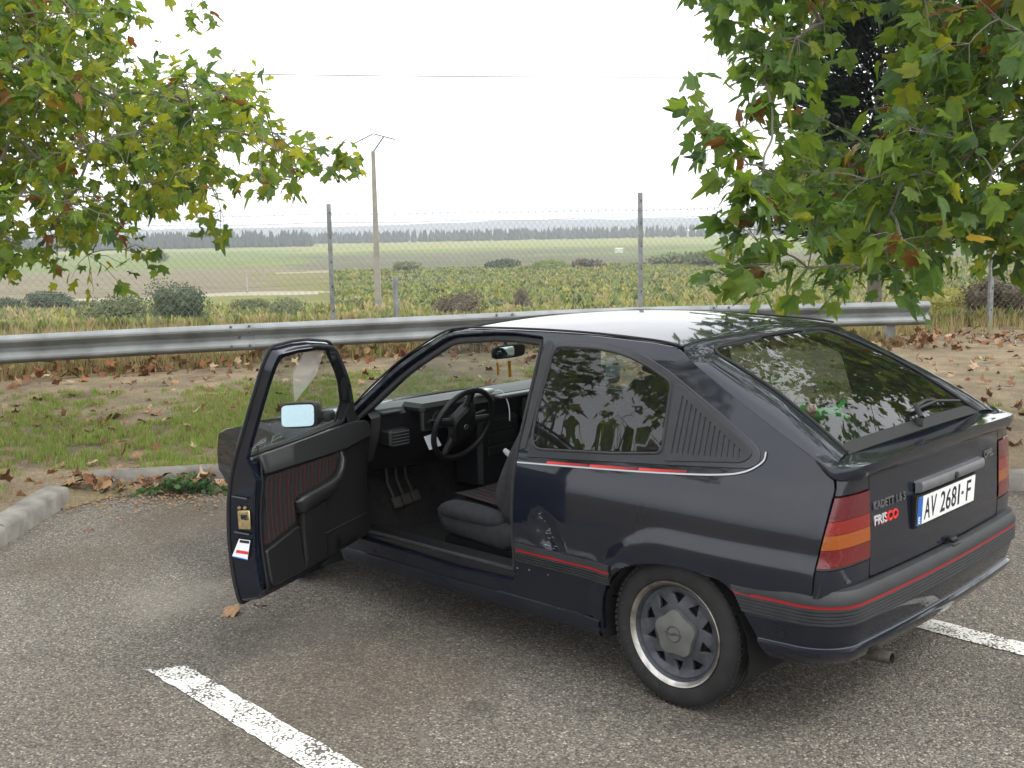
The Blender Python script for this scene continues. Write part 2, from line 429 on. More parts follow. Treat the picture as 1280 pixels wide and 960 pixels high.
# ================================================================== THE CAR
# X forward from the rear axle, Y to the car's left, Z up
SY = [(.10, .765), (.15, .78), (.25, .80), (.45, .825), (.6, .832), (.75, .822), (.88, .795), (1.0, .750), (1.2, .672), (1.33, .615), (1.42, .55)]
def side_y(X, Z):
    y = itp(SY, Z)
    if X > 2.2: y -= .062 * (X - 2.2) ** 2 * (1.0 + .3 * max(0, X - 2.9))
    if X < -.15: y -= .13 * (-.15 - X) ** 2
    if X < -.56: y -= 4.5 * (-.56 - X) ** 2
    for cx, sg in ((0.0, -1), (2.52, 1)):
        dx = X - cx
        if sg * dx > 0: dx = max(0, abs(dx) - .55) if sg < 0 else max(0, abs(dx) - .1)
        d = math.hypot(dx, Z - .30)
        y += .013 * (1 - sm(.335, .40, d)) * (1 if Z > .18 else 0)
    # shallow dent ahead of the rear wheel
    d = math.hypot((X - .60 - (Z - .58) * .45) / .085, (Z - .585) / .12)
    if d < 1: y -= .020 * (1 - d * d) ** 2 + .004 * math.sin(Z * 95) * (1 - d * d)
    return y
def sidef(X, Z): return Vector((X, side_y(X, Z), Z))
OUT = (0, 1, 0)
car = tag(empty('hatchback_car'), 'black two-door hatchback with its driver door open, parked on the asphalt', 'car')
DOOR = [(1.945, .345, .05), (1.955, .86, .04), (1.905, .93, .02), (1.64, 1.166, .1), (1.37, 1.328, .06), (1.10, 1.354), (.97, 1.357), (.800, 1.349, .018), (.786, 1.28, .03), (.782, .86), (.785, .42, .05), (.80, .335, .03), (1.2, .318)]
ARCH = [(-.345, .43), (-.315, .505, .03), (-.245, .556, .03), (-.10, .572, .05), (.06, .562, .05), (.19, .525, .05), (.275, .455, .06), (.318, .35, .05), (.325, .235)]
SIDE = [(1.985, .225), (1.99, .88), (1.935, .935), (1.66, 1.185, .1), (1.40, 1.338, .05), (1.28, 1.357), (1.05, 1.366), (.77, 1.370), (.52, 1.368), (.23, 1.357), (.115, 1.347, .02),
        (.052, 1.315), (-.118, 1.225), (-.276, 1.146), (-.424, 1.072), (-.517, 1.026), (-.592, .983, .02), (-.613, .955, .02), (-.620, .92), (-.612, .83), (-.592, .677), (-.585, .55), (-.36, .53)] + ARCH + [(1.2, .225)]
QW = [(.722, 1.312, .05), (.68, 1.322, .03), (.507, 1.325, .08), (.40, 1.317, .05), (.314, 1.302, .05), (.22, 1.274, .05), (.133, 1.24, .04), (.09, 1.218, .03), (.066, .962, .03), (.30, .935), (.70, .905, .05), (.735, .97, .1)]
sideL = panel('body_side', SIDE, sidef, OUT, M['paint'], car, holes=[DOOR, [tuple(q) for q in resample(rnd(QW), .04)]], sp=.028, t=.025, e=.003, esp=.022)
sideR = mirror(sideL)
def inset(poly, e):
    q = resample(rnd(poly), .04)
    if area2(q) < 0: q = q[::-1]
    return offs(q, e)
# door jamb: step from the gap line in to the opening
def jamb():
    a = resample(rnd(DOOR), .04)
    a = a if area2(a) > 0 else a[::-1]
    b = offs(a, .032); b = [Vector((q.x, max(q.y, .372))) for q in b]
    mb = MB(); A0 = [sidef(q.x, q.y) - Vector((0, .004, 0)) for q in a]; A1 = [sidef(q.x, q.y) - Vector((0, .032, 0)) for q in a]
    B1 = [sidef(q.x, q.y) - Vector((0, .040, 0)) for q in b]; B2 = [sidef(q.x, q.y) - Vector((0, .075, 0)) for q in b]
    mb.loft([A0, A1, B1, B2], True, False); o = mb.build('door_jamb', M['paint2'], car)
    w = MB(); w.tube([p + Vector((0, .006, 0)) for p in B1] + [B1[0] + Vector((0, .006, 0))], .0105, 8, False); s = w.build('weather_strip', M['seal'], car)
    return o, s, b
jL, wL, OPEN = jamb(); mirror(jL); mirror(wL)
# inner sill plate and scuffed tread
mb = MB(); mb.grid([[Vector((x, side_y(x, .372) - .065, .362)) for x in (.82, 1.1, 1.4, 1.7, 1.92)], [Vector((x, side_y(x, .372) - .16, .365)) for x in (.82, 1.1, 1.4, 1.7, 1.92)], [Vector((x, side_y(x, .372) - .17, .30)) for x in (.82, 1.1, 1.4, 1.7, 1.92)]])
s = mb.build('sill_tread', M['rubber'], car); mirror(s)
# step line along the sill
mb = MB(); rows = []
for (dy, z) in ((.001, .272), (.009, .268), (.010, .235), (.0, .205), (-.05, .198)):
    rows.append([Vector((x, side_y(x, .26) + dy, z)) for x in [.335 + (1.64) * k / 12 for k in range(13)]])
mb.grid(rows, flip=True); s = mb.build('sill_skirt', M['paint'], car); mirror(s)
# B pillar cover, drip rail
BP = [(.778, 1.335, .01), (.742, 1.34, .02), (.727, 1.30), (.742, .98), (.745, .905), (.776, .895)]
s = panel('pillar_cover', BP, sidef, OUT, M['trim'], car, sp=.05, t=.006, e=.002, off=.004); mirror(s)
mb = MB(); mb.tube([sidef(q.x, q.y) + Vector((0, .003, .002)) for q in cr([(1.90, .975), (1.80, 1.072), (1.66, 1.190), (1.52, 1.280), (1.40, 1.343), (1.28, 1.364), (1.05, 1.373), (.77, 1.377), (.52, 1.375), (.23, 1.364), (.11, 1.352)], 5)], .0055, 6)
s = mb.build('drip_rail', M['rubber'], car, 60); mirror(s)
# side window, its seal and the louvred vent
qi = inset(QW, .010)
s = panel('quarter_window', [tuple(q) for q in qi], sidef, OUT, M['qglass'], car, sp=.05, esp=.04, t=.004, e=.001, off=.003)
mirror(s)
mb = MB(); lp = [sidef(q.x, q.y) + Vector((0, .004, 0)) for q in inset(QW, .004)]; mb.tube(lp + [lp[0]], .0065, 6, False); s = mb.build('window_seal', M['pin'] if 0 else M['seal'], car); mirror(s)
FR = [(.728, 1.338, .05), (.50, 1.344, .10), (.30, 1.324, .10), (.13, 1.265, .08), (.06, 1.230, .05), (-.12, 1.143, .08), (-.33, 1.030, .04), (-.345, .975, .03), (-.30, .955), (.05, .925), (.728, .872)]
s = panel('window_surround', FR, sidef, OUT, M['paint2'], car, holes=[[tuple(q) for q in inset(QW, .004)]], sp=.03, esp=.03, t=.006, e=.002, off=.0045); mirror(s)
VG = [(.073, 1.214, .015), (.045, 1.212, .01), (-.29, 1.030, .03), (-.312, 1.002, .02), (-.28, .972, .02), (.052, .938, .012)]
slots = []
for k in range(13):
    x = .026 - k * .0238; zt = 1.185 - (.026 - x) * .548; zb = .968 + (.026 - x) * .055; x2 = x - .010
    if zt - zb > .012: slots.append([(x + .006, zt - .012, .004), (x2 + .006, zt - .016, .004), (x2 + .001, zb, .004), (x + .001, zb, .004)])
s = panel('vent_grille', VG, sidef, OUT, M['trim'], car, holes=slots, sp=.045, t=.012, e=.0018, esp=.02, off=.009); mirror(s)
s = panel('vent_backing', [(.066, 1.205), (-.29, 1.020), (-.28, .980), (.045, .945)], sidef, OUT, M['rubber'], car, sp=.08, t=.002, e=.001, off=.0035); mirror(s)
# pinstripe round the window and its red hatching
PS = cr([Vector((x, z)) for x, z in ((.775, .848), (.325, .878), (.035, .900), (-.18, .922), (-.29, .945), (-.352, .985), (-.358, 1.02))], 8)
def ribbon(path, w, off, mat, name, parent, skip=None):
    mb = MB(); rows = [[], []]
    for i, q in enumerate(path):
        t = (path[min(i + 1, len(path) - 1)] - path[max(0, i - 1)]).normalized(); n = Vector((-t.y, t.x))
        for r_, sg in ((0, -.5), (1, .5)):
            p = q + n * w * sg; rows[r_].append(sidef(p.x, p.y) + Vector((0, off, 0)))
    mb.grid(rows); return mb.build(name, mat, parent)
s = ribbon(PS, .0058, .0062, M['pin'], 'pinstripe', car); mirror(s)
mb = MB(); n0 = len(PS)
def onps(x):
    for i in range(len(PS) - 1):
        a, b = PS[i], PS[i + 1]
        if b.x <= x <= a.x: t = (a.x - x) / (a.x - b.x + 1e-9); return a.y + (b.y - a.y) * t
    return .9
for (xa, xb) in ((.615, .398), (.394, .163), (.159, -.06)):
    n = 24
    for k in range(n):
        x = xa + (xb - xa) * k / n; wd_ = (xa - xb) / n * (1.02 - .75 * k / n)
        z = onps(x) + .0045; q = [(x, z), (x - wd_, z), (x - wd_ - .004, z + .0095), (x - .004, z + .0095)]
        mb.add([sidef(a, b) + Vector((0, .0072, 0)) for a, b in q], [(0, 1, 2, 3)])
s = mb.build('red_hatching', M['red'], car); mirror(s)
# ribbed rub strip low on the quarter panel
def ridged(zt, zb, n, amp):
    pr = []
    for k in range(n):
        a = zt - (zt - zb) * k / n; b = zt - (zt - zb) * (k + 1) / n
        pr += [(amp, a - .001), (amp, b + (a - b) * .38), (amp * .45, b + (a - b) * .30), (amp * .45, b + .001)]
    return pr
def rub(x0, x1):
    mb = MB(); rows = []
    for (o_, z) in [(-.002, .512), (.009, .510), (.010, .488), (.004, .486), (.004, .476)] + ridged(.474, .432, 4, .010) + [(-.002, .430)]:
        rows.append([Vector((x, side_y(x, z) + o_, z)) for x in [x0 + (x1 - x0) * k / 12 for k in range(13)]])
    mb.grid(rows)
    for xe, fl in ((x0, 0), (x1, 1)):
        ring = [Vector((xe, side_y(xe, .47) - .004, z)) for z in (.512, .47, .430)]
        mb.grid([[rows[i][0 if not fl else -1] for i in range(len(rows))], [Vector((xe, side_y(xe, .47) - .003, r_[0].z)) for r_ in rows]])
    o = mb.build('rub_strip', M['plastic'], car)
    m2 = MB(); rows = [[Vector((x, side_y(x, z) + .0075, z)) for x in [x0 - .002 + (x1 - x0) * k / 12 for k in range(13)]] for z in (.4868, .4765)]
    m2.grid(rows, flip=True); m2.build('red_line', M['redline'], o); return o
s = rub(.772, .265)
# scuff marks left where the panel was knocked
rs = random.Random(5); scm = pm('bare_scuff', (.20, .21, .25), rough=.35, var=.5, vs=80)
def scuff(pts):
    m_ = MB(); m_.add([sidef(a_, b_) + Vector((0, .0014, 0)) for a_, b_ in pts], [tuple(range(len(pts)))]); m_.build('paint_scuff', scm, car)
for k in range(22):
    z = .655 - .15 * (k / 22) ** .8; x = .545 + (z - .5) * .55 + (rs.random() - .5) * (.012 + .05 * (k / 22)); l = .010 + rs.random() * .022 * (.4 + k / 22); w_ = .0010 + rs.random() * .0022; a = .25 - rs.random() * .5
    c_, s_ = math.cos(a), math.sin(a)
    scuff([(x, z), (x + l * c_, z + l * s_), (x + l * c_ * .7 - w_ * s_, z + l * s_ + w_), (x + w_ * .3, z + w_ * 1.3)])
for (x, z) in ((.705, .405), (.60, .405), (.772, .40)): scuff([(x + a_, z + b_) for a_, b_ in ((-.005, -.003), (.004, -.004), (.005, .002), (-.003, .004))])
# ---- rear: surface of the tail
def rear_x(Y, Z):
    return -.664 - .016 * (1 - (Y / .58) ** 2) + .040 * max(0, Z - .70) + .02 * max(0, .62 - Z)
def wrap(z, n=10, k=1.0, y1=.572, dx=0.0):
    """body corner between the side and the tail at height z"""
    xs = itp([(.53, -.575), (.55, -.583), (.677, -.592), (.83, -.612), (.92, -.620), (.955, -.613), (.983, -.592)], z) + dx
    a = Vector((xs - .004, side_y(xs, z), z)); b = Vector((rear_x(y1, z), y1, z)); c = Vector((rear_x(y1, z) + .004, a.y - .012, z)); out = []
    for i in range(n + 1):
        t = i / n; out.append(a * (1 - t) ** 2 + c * 2 * t * (1 - t) + b * t * t)
    return out
def wrapband(name, z0, z1, mat, parent, off=0.0, n=5, edge=.012):
    mb = MB(); rows = []
    for i in range(n + 1):
        z = z0 + (z1 - z0) * i / n; w = wrap(z)
        if off:
            q = []
            for j, p in enumerate(w):
                t = (w[min(j + 1, len(w) - 1)] - w[max(j - 1, 0)]); nn = Vector((t.y, -t.x, 0)).normalized() * (-1 if t.y > 0 else 1)
                nn = Vector((-abs(nn.x) if True else nn.x, abs(nn.y), 0)); q.append(p + nn * off)
            w = q
        rows.append(w)
    lo = [p + Vector((edge, -edge, 0)) for p in rows[0]]; hi = [p + Vector((edge, -edge, 0)) for p in rows[-1]]
    mb.grid([lo] + rows + [hi], flip=False); o = fixn(mb.build(name, mat, parent, 50)); return o
for sgn in (1, -1):
    low = wrapband('lower_rear_corner', .53, .652, M['paint'], car)
    lamp = wrapband('tail_lamp', .655, .662, M['plastic'], car, 0)
    pieces = [('lens', .663, .722, 'lensred'), ('lens', .7235, .772, 'amber'), ('lens', .7735, .818, 'lensred2'), ('lens', .8195, .896, 'lensdark')]
    ls = [wrapband(nm, a, b, M[mt], lamp, .004) for nm, a, b, mt in pieces]
    if sgn < 0:
        for o in [low, lamp] + ls:
            for v in o.data.vertices: v.co.y = -v.co.y
            o.data.flip_normals()
    for o, lb in zip(ls, ('deep red lowest lens', 'amber indicator lens', 'bright red lens', 'dark red top lens')): o['label'] = lb
# inner lamp housing so no light leaks
for sgn in (1, -1): mb = MB(); mb.box((-.565, sgn * .645, .715), (.08, .13, .35)); mb.build('lamp_housing', M['dark'], car)
# tailgate
def rearf(Y, Z): return Vector((rear_x(Y, Z), Y, Z))
tg = panel('tailgate', [(-.566, .588, .02), (.566, .588, .02), (.568, .90), (.57, .975), (-.57, .975), (-.568, .90)], rearf, (-1, 0, 0), M['paint'], car, sp=.07, t=.03, e=.003, esp=.05)
for sgn in (1, -1):
    o = wrapband('tailgate_corner', .902, .972, M['paint'], tg, n=3, edge=.004)
    if sgn < 0:
        for v in o.data.vertices: v.co.y = -v.co.y
        o.data.flip_normals()
GT = [(0.0, .0), (.25, .02), (.5, .03), (.75, .022), (1, 0)]
def glassf(a, b):
    hw = .478 + .085 * b; bow = 1 - a * a
    return Vector((.062 - .622 * b - .055 * bow * (1 - b) - .022 * bow * b, a * hw, 1.329 - .309 * b + itp(GT, b) + .028 * bow * (1 - .5 * b)))
GL = [(-1, 1, .12), (-1, 0, .16), (1, 0, .16), (1, 1, .12)]
gl_in = rnd(GL, 6)
def hatch_frame():
    # inner open loop (glass edge) and outer open loop (gap line) matched by parameter
    inn = cr([glassf(-1.0, 1.02), glassf(-1.0, .8), glassf(-1.0, .55), glassf(-1.0, .3), glassf(-1.0, .16), glassf(-.975, .05), glassf(-.86, .0), glassf(-.5, -.005), glassf(0, -.005), glassf(.5, -.005), glassf(.86, .0), glassf(.975, .05), glassf(1, .16), glassf(1, .3), glassf(1, .55), glassf(1, .8), glassf(1, 1.02)], 5)
    oz = [(-.596, .975), (-.517, 1.022), (-.424, 1.068), (-.276, 1.142), (-.118, 1.221), (.05, 1.310)]
    L = [sidef(x - .004, z) for x, z in oz] + [Vector((.100, .562, 1.352)), Vector((.106, .3, 1.374)), Vector((.106, 0, 1.383))]
    full = [Vector((p.x, -p.y, p.z)) for p in L] + L[-2::-1]
    out = cr(full, 5)
    mb = MB(); rows = []; n = len(inn)
    for k in range(9):
        t = k / 8; row = []
        for i in range(n):
            p = out[i].lerp(inn[i], t); b = .022 * (1 - (2 * t - 1) ** 2)
            sdw = abs(p.y) / .62; nn = Vector((-.35, (1 if p.y > 0 else -1) * .45 * min(1, sdw ** 3), .85)).normalized()
            row.append(p + nn * b * (0.9 if abs(i - n / 2) > n * .2 else .25))
        rows.append(row)
    rows = [[p - Vector((0, math.copysign(.012, p.y) if abs(p.y) > .5 else 0, .014)) for p in out]] + rows + [[p - Vector((0, 0, .02)) for p in inn]]
    mb.grid(rows); o = fixn(mb.build('hatch_frame', M['paint'], tg, 60))
    mb = MB(); mb.tube([p + Vector((0, 0, .004)) for p in inn], .006, 6); mb.build('window_seal', M['rubber'], tg)
    return o
hatch_frame()
rw_ = panel('rear_window', [(-1, 1.0, .1), (-1, 0, .14), (1, 0, .14), (1, 1.0, .1)], glassf, (-.4, 0, .9), M['rglass'], tg, sp=.14, t=.004, e=.004, off=-.001)
band = panel('window_border', [(-1, 1.03), (-1, .97, .1), (-.9, .955), (.9, .955), (1, .97, .1), (1, 1.03)], glassf, (-.4, 0, .9), M['rubber'], tg, sp=.1, t=.003, e=.002, off=.0015)
# spoiler
ST = dict(I=[(-.535, .715, 1.032), (-.568, .665, 1.020), (-.568, .58, 1.014), (-.572, .46, 1.012), (-.585, .25, 1.012), (-.59, 0, 1.012)],
          T=[(-.545, .742, 1.020), (-.606, .746, .997), (-.668, .690, .997), (-.700, .58, 1.006), (-.718, .30, 1.016), (-.724, 0, 1.018)],
          B=[(-.548, .744, 1.014), (-.612, .748, .985), (-.674, .688, .980), (-.700, .576, .985), (-.716, .30, .994), (-.722, 0, .996)],
          Q=[(-.552, .744, 1.006), (-.616, .746, .962), (-.668, .680, .953), (-.680, .565, .955), (-.686, .30, .958), (-.690, 0, .958)],
          U=[(-.552, .738, 1.002), (-.610, .738, .955), (-.655, .668, .945), (-.664, .56, .944), (-.672, .30, .944), (-.676, 0, .944)])
mb = MB(); rows = []
for k in ('I', 'T', 'B', 'Q', 'U'):
    L = [Vector(p) for p in ST[k]]; full = L + [Vector((p.x, -p.y, p.z)) for p in L[-2::-1]]
    rows.append(cr(full, 6))
mid = [a.lerp(b, .5) + Vector((0, 0, -.004)) for a, b in zip(rows[0], rows[1])]
lip = [a.lerp(b, .85) + Vector((0, 0, .0005)) for a, b in zip(rows[0], rows[1])]
rows = [[p - Vector((0, 0, .015)) for p in rows[0]], rows[0], mid, lip] + rows[1:]
mb.grid(rows); fixn(mb.build('spoiler', M['paint'], tg, 38))
# handle, plate, badges on the tailgate
def rM(Y, Z, off):
    x = rear_x(Y, Z) - off; return Matrix(((0, 0, -1, x), (-1, 0, 0, Y), (0, 1, 0, Z), (0, 0, 0, 1)))
mb = MB(); rows = []
for (o_, z) in ((.0, .868), (.026, .866), (.030, .858), (.030, .838), (.024, .828), (.0, .826)):
    rows.append([Vector((rear_x(y, z) - o_ * (1 if abs(y) < .285 else .2), y, z + (.004 if abs(y) < .285 else 0))) for y in (.292, .284, .27, .14, 0, -.14, -.27, -.284, -.292)])
for r_ in rows:
    for p in r_: p.y -= .045
mb.grid(rows); fixn(mb.build('handle_bar', pm('grip_plastic', (.11, .112, .118), rough=.5, var=.15, vs=15), tg))
mb = MB(); mb.lathe([(.0, -.006), (.012, -.006), (.014, 0)], (0, 0, 0), 'x', 16); kl = mb.build('lock', M['black'], tg); kl.location = (rear_x(-.02, .85) - .030, -.045, .850)
mb = MB(); mb.box((rear_x(-.045, .852) - .0305, -.045, .838), (.003, .010, .018)); mb.build('lock_slot', M['black'], tg)
PLY = -.0
plate = MB(); pz, ph = .763, .11
pv = MB(); pv.box((0, 0, 0), (.004, .52, ph), bev=.0018); npl = pv.build('number_plate', M['white'], tg)
npl.location = (rear_x(0, pz) - .012, PLY, pz); npl.rotation_euler = (0, R(-2.3), 0); npl['label'] = 'white number plate with black characters and a blue band'
def plM(y, z, o_=.0025): return Matrix(((0, 0, -1, -o_), (-1, 0, 0, y), (0, 1, 0, z), (0, 0, 0, 1)))
b_ = MB(); b_.box((-.0024, .2385, 0), (.0012, .042, ph - .006)); b_.build('blue_band', M['blue'], npl)
text('plate_letter', 'E', .034, .0004, plM(.249, -.046, .0036), M['white'], npl, .9, bold=.0012)
def ptext(s, y0, y1, h=.080, z=0.0):
    o = text('plate_text', s, .1, .0004, Matrix.Identity(4), M['black'], npl, 1, bold=.0008); V_ = o.data.vertices
    xa, xb = min(v.co.x for v in V_), max(v.co.x for v in V_); ya, yb = min(v.co.y for v in V_), max(v.co.y for v in V_)
    for v in V_: v.co = Vector((-.0028 - v.co.z, y0 + (y1 - y0) * (v.co.x - xa) / (xb - xa), z - h / 2 + h * (v.co.y - ya) / (yb - ya)))
ptext('A', .198, .150); ptext('V', .146, .098); ptext('2', .060, .018); ptext('6', .010, -.032); ptext('8', -.040, -.082); ptext('1', -.099, -.113); ptext('-', -.132, -.150, .012); ptext('F', -.178, -.218)
fr = MB()
for (y, z, a, b) in ((0, ph / 2, .52, .003), (0, -ph / 2, .52, .003), (.26, 0, .003, ph), (-.26, 0, .003, ph)): fr.box((-.002, y, z), (.0025, a, b))
fr.build('plate_rim', M['black'], npl)
bk = MB(); bk.box((.010, 0, -.002), (.016, .535, ph + .012)); bk.build('plate_mount', M['rubber'], npl)
text('model_badge', 'KADETT 1.6 S', .040, .002, rM(.548, .822, .003), M['badge'], tg, .95, bold=.0006)
tb = text('trim_badge', 'FRISCO', .046, .002, rM(.545, .768, .003), M['pin'], tg, 1.12, bold=.0008)
tb.data.materials.append(M['red'])
for p_ in tb.data.polygons: p_.material_index = 1 if p_.center.y < .462 else 0
ts_ = text('trim_badge_shade', 'FRISCO', .046, .001, rM(.5435, .7645, .0015), M['red'], tg, 1.12, bold=.0008)
text('maker_badge', 'OPEL', .042, .002, rM(-.40, .852, .003), M['badge'], tg, 1.05, bold=.0015)
for o in tg.children:      # follow the bow of the panel
    if 'badge' in o.name:
        zr, yr = (.822, .545) if o.name.startswith('model') else (.852, -.40) if o.name.startswith('maker') else (.768, .545)
        for v in o.data.vertices: v.co.x += rear_x(v.co.y, v.co.z) - rear_x(yr, zr)
# rear wiper
mb = MB(); pw = glassf(.02, .99)
up = Vector((-.012, 0, .026))
mb.tube([pw + up, glassf(-.02, .95) + up * 1.1, glassf(-.08, .905) + up, glassf(-.30, .885) + up * .9, glassf(-.48, .885) + up * .7], [.012, .012, .009, .007, .005], 6)
mb.lathe([(.0, .030), (.017, .026), (.02, 0)], pw, 'z', 12); wp = mb.build('rear_wiper', M['rubber'], tg)
mb = MB(); mb.tube([glassf(-.10, .91) + up * .5, glassf(-.48, .895) + up * .6, glassf(-.86, .93) + up * .5], .007, 5); mb.build('wiper_blade', M['rubber'], wp)
# ---- bumpers
def bplan(o_, z, n=40, x0f=None, hw=.838, xr=-.694, rad=.17, bow=.020):
    """plan path of the rear bumper from the left arch round to the right arch"""
    hw2, xr2 = hw + o_, xr - o_; pts = []
    xs = -.268 - .55 * max(0, .575 - z)
    for k in range(8):
        t = k / 8; pts.append(Vector((xs + (xr2 + rad - xs) * t, hw2 - .012 * t, z)))
    for k in range(10):
        a = math.pi / 2 * k / 10; pts.append(Vector((xr2 + rad - rad * math.sin(a), hw2 - .012 - rad * (1 - math.cos(a)), z)))
    y0 = hw2 - .012 - rad
    for k in range(9):
        y = y0 * (1 - k / 8); pts.append(Vector((xr2 - bow * (1 - (y / y0) ** 2), y, z)))
    return pts + [Vector((p.x, -p.y, p.z)) for p in pts[-2::-1]]
def bump(name, prof, mat, parent):
    mb = MB(); mb.grid([bplan(o_, z) for o_, z in prof]); return fixn(mb.build(name, mat, parent, 35))
bmp = bump('rear_bumper', [(-.055, .578), (-.020, .584), (-.006, .580), (.002, .566), (.006, .545), (.006, .5345), (.001, .533), (.001, .5225)] + ridged(.521, .462, 5, .006) + [(-.012, .458)], M['plastic'], car)
bump('red_line', [(.003, .5335), (.003, .522)], M['redline'], bmp)
bump('bumper_skirt', [(-.004, .459), (-.004, .452), (-.010, .42), (-.020, .376), (-.016, .368)], M['paint'], bmp)
bump('bumper_lip', [(-.018, .372), (-.008, .366), (-.008, .358), (-.020, .335), (-.045, .305), (-.09, .298)], M['paint'], bmp)
mb = MB(); mb.box((-.690, -.06, .581), (.05, .075, .014), bev=.006); mb.box((-.69, -.06, .595), (.030, .045, .02), bev=.006); mb.build('plate_lamp', M['rubber'], bmp)
# ---- roof, windscreen, bonnet, wings
RC = [(.10, 1.383), (.3, 1.403), (.6, 1.416), (.9, 1.412), (1.2, 1.392), (1.36, 1.368), (1.46, 1.347)]
RG = [(.10, 1.348), (.23, 1.358), (.52, 1.369), (.77, 1.371), (1.05, 1.367), (1.28, 1.358), (1.46, 1.325)]
def rooff(X, Y):
    c, g = itp(RC, X), itp(RG, X); return Vector((X, Y, c - (c - g) * abs(Y / .588) ** 2.3))
RO = [(.108, .575), (.112, .3), (.112, 0), (.112, -.3), (.108, -.575), (.3, -.584), (.7, -.588), (1.1, -.590), (1.30, -.588), (1.385, -.575), (1.43, -.3), (1.44, 0), (1.43, .3), (1.385, .575), (1.30, .588), (1.1, .590), (.7, .588), (.3, .584)]
panel('roof', RO, rooff, (0, 0, 1), M['paint'], car, sp=.07, t=.02, e=.004, esp=.05)
panel('headliner', [(.12, .55), (.12, -.55), (1.36, -.55), (1.36, .55)], rooff, (0, 0, 1), M['head'], car, sp=.15, t=.004, e=.001, off=-.03)
#  mb.tube([pa, pa + Vector((-.01, 0, .03))], .010, 8); mb.tube([pa + Vector((0, 0, .02)), pa + Vector((-.02, 0, .055))], .003, 5); mb.build('aerial_base', M['rubber'], car)
def wsf(a, b):
    hw = .568 + .172 * b; bow = 1 - a * a
    return Vector((1.385 + .60 * b + .055 * bow + .07 * bow * b, a * hw, 1.345 - .435 * b + .012 * bow + .02 * 4 * b * (1 - b)))
panel('windscreen', [(-1, 1, .06), (-1, 0, .06), (1, 0, .06), (1, 1, .06)], wsf, (.6, 0, .7), M['glass'], car, sp=.15, t=.004, e=.002)
mb = MB(); lp = [wsf(a, b) for a, b in [(-1, 1)] + [(-1, k / 8) for k in range(7, -1, -1)] + [(-1 + k / 4, 0) for k in range(1, 8)] + [(1, k / 8) for k in range(9)] + [(1 - k / 4, 1) for k in range(1, 8)]]
mb.tube(lp + [lp[0]], .014, 6, False); mb.build('windscreen_seal', M['rubber'], car)
for sgn in (1, -1):   # pillar cap between the screen and the body side
    mb = MB()
    A = [wsf(sgn * 1.0, k / 16) for k in range(17)]; B = [sidef(q.x, q.y) for q in cr([(1.36, 1.348), (1.50, 1.285), (1.66, 1.187), (1.82, 1.045), (1.94, .935)], 4)]
    B = [Vector((p.x, sgn * p.y, p.z)) for p in B]; mid = [a.lerp(b, .5) + Vector((.006, sgn * .006, .010)) for a, b in zip(A, B)]
    mb.grid([A, mid, B]); fixn(mb.build('screen_pillar', M['paint'], car))
def bonf(X, Y):
    t = (X - 2.05) / 1.13; return Vector((X, Y, .885 - .07 * t - .105 * t ** 2.2 + .025 * (1 - (Y / .72) ** 2) - .02 * max(0, abs(Y) / .72 - .8)))
panel('bonnet', [(2.075, .70, .02), (2.18, .35), (2.20, 0), (2.18, -.35), (2.075, -.70, .02), (3.05, -.64, .03), (3.14, -.4), (3.16, 0), (3.14, .4), (3.05, .64, .03)], bonf, (0, 0, 1), M['paint'], car, sp=.09, t=.02, e=.004)
mb = MB(); mb.box((2.11, 0, .868), (.20, 1.36, .05), bev=.02); mb.build('scuttle', M['rubber'], car)
WG = [(1.99, .235), (1.995, .905), (2.1, .868), (2.6, .825), (3.0, .745), (3.10, .705, .02), (3.12, .60), (3.12, .5), (2.98, .40), (2.875, .33)] + [(2.52 + .345 * math.cos(a), .30 + .335 * math.sin(a)) for a in [math.pi * k / 10 for k in range(1, 10)]] + [(2.172, .30), (2.165, .235)]
s = panel('front_wing', WG, sidef, OUT, M['paint'], car, sp=.07, t=.02, e=.003, esp=.05); mirror(s)
for sgn in (1, -1): mb = MB(); mb.grid([[Vector((x, sgn * (side_y(x, z) - .003), z)) for x, z in ((2.0, .90), (2.1, .868), (2.6, .825), (3.0, .745), (3.10, .705))], [bonf(x, sgn * y) - Vector((0, 0, .008)) for x, y in ((2.08, .70), (2.2, .69), (2.6, .675), (2.95, .65), (3.05, .64))]]); fixn(mb.build('wing_top', M['paint'], car))
# nose
mb = MB(); mb.box((3.06, 0, .60), (.16, 1.28, .20), bev=.03); mb.build('grille', M['trim'], car)
for sgn in (1, -1):
    mb = MB(); rows = []
    for z in (.575, .60, .65, .69):
        rows.append([Vector((3.155 - .02 * abs(z - .64) / .07, sgn * .36, z)), Vector((3.15, sgn * .52, z)), Vector((3.12, sgn * .64, z)), Vector((3.09, sgn * .685, z))])
    mb.grid(rows); fixn(mb.build('headlamp', M['lampglass'], car))
    mb = MB(); mb.box((3.075, sgn * .695, .635), (.09, .05, .10), bev=.015); mb.build('indicator', M['lensdark'], car)
def fplan(o_, z):
    hw, xf, rad = .795 + o_, 3.235 + o_, .22; pts = []
    xs = 2.87 + .35 * max(0, .50 - z)
    for k in range(5): pts.append(Vector((xs + (xf - rad - xs) * k / 5, hw - .008 * k, z)))
    for k in range(9):
        a = math.pi / 2 * k / 9; pts.append(Vector((xf - rad + rad * math.sin(a), hw - .04 - rad * (1 - math.cos(a)), z)))
    y0 = hw - .04 - rad
    for k in range(6): y = y0 * (1 - k / 5); pts.append(Vector((xf + .03 * (1 - (y / y0) ** 2), y, z)))
    return pts + [Vector((p.x, -p.y, p.z)) for p in pts[-2::-1]]
def fbump(name, prof, mat, parent):
    mb = MB(); mb.grid([fplan(o_, z) for o_, z in prof]); return fixn(mb.build(name, mat, parent, 35))
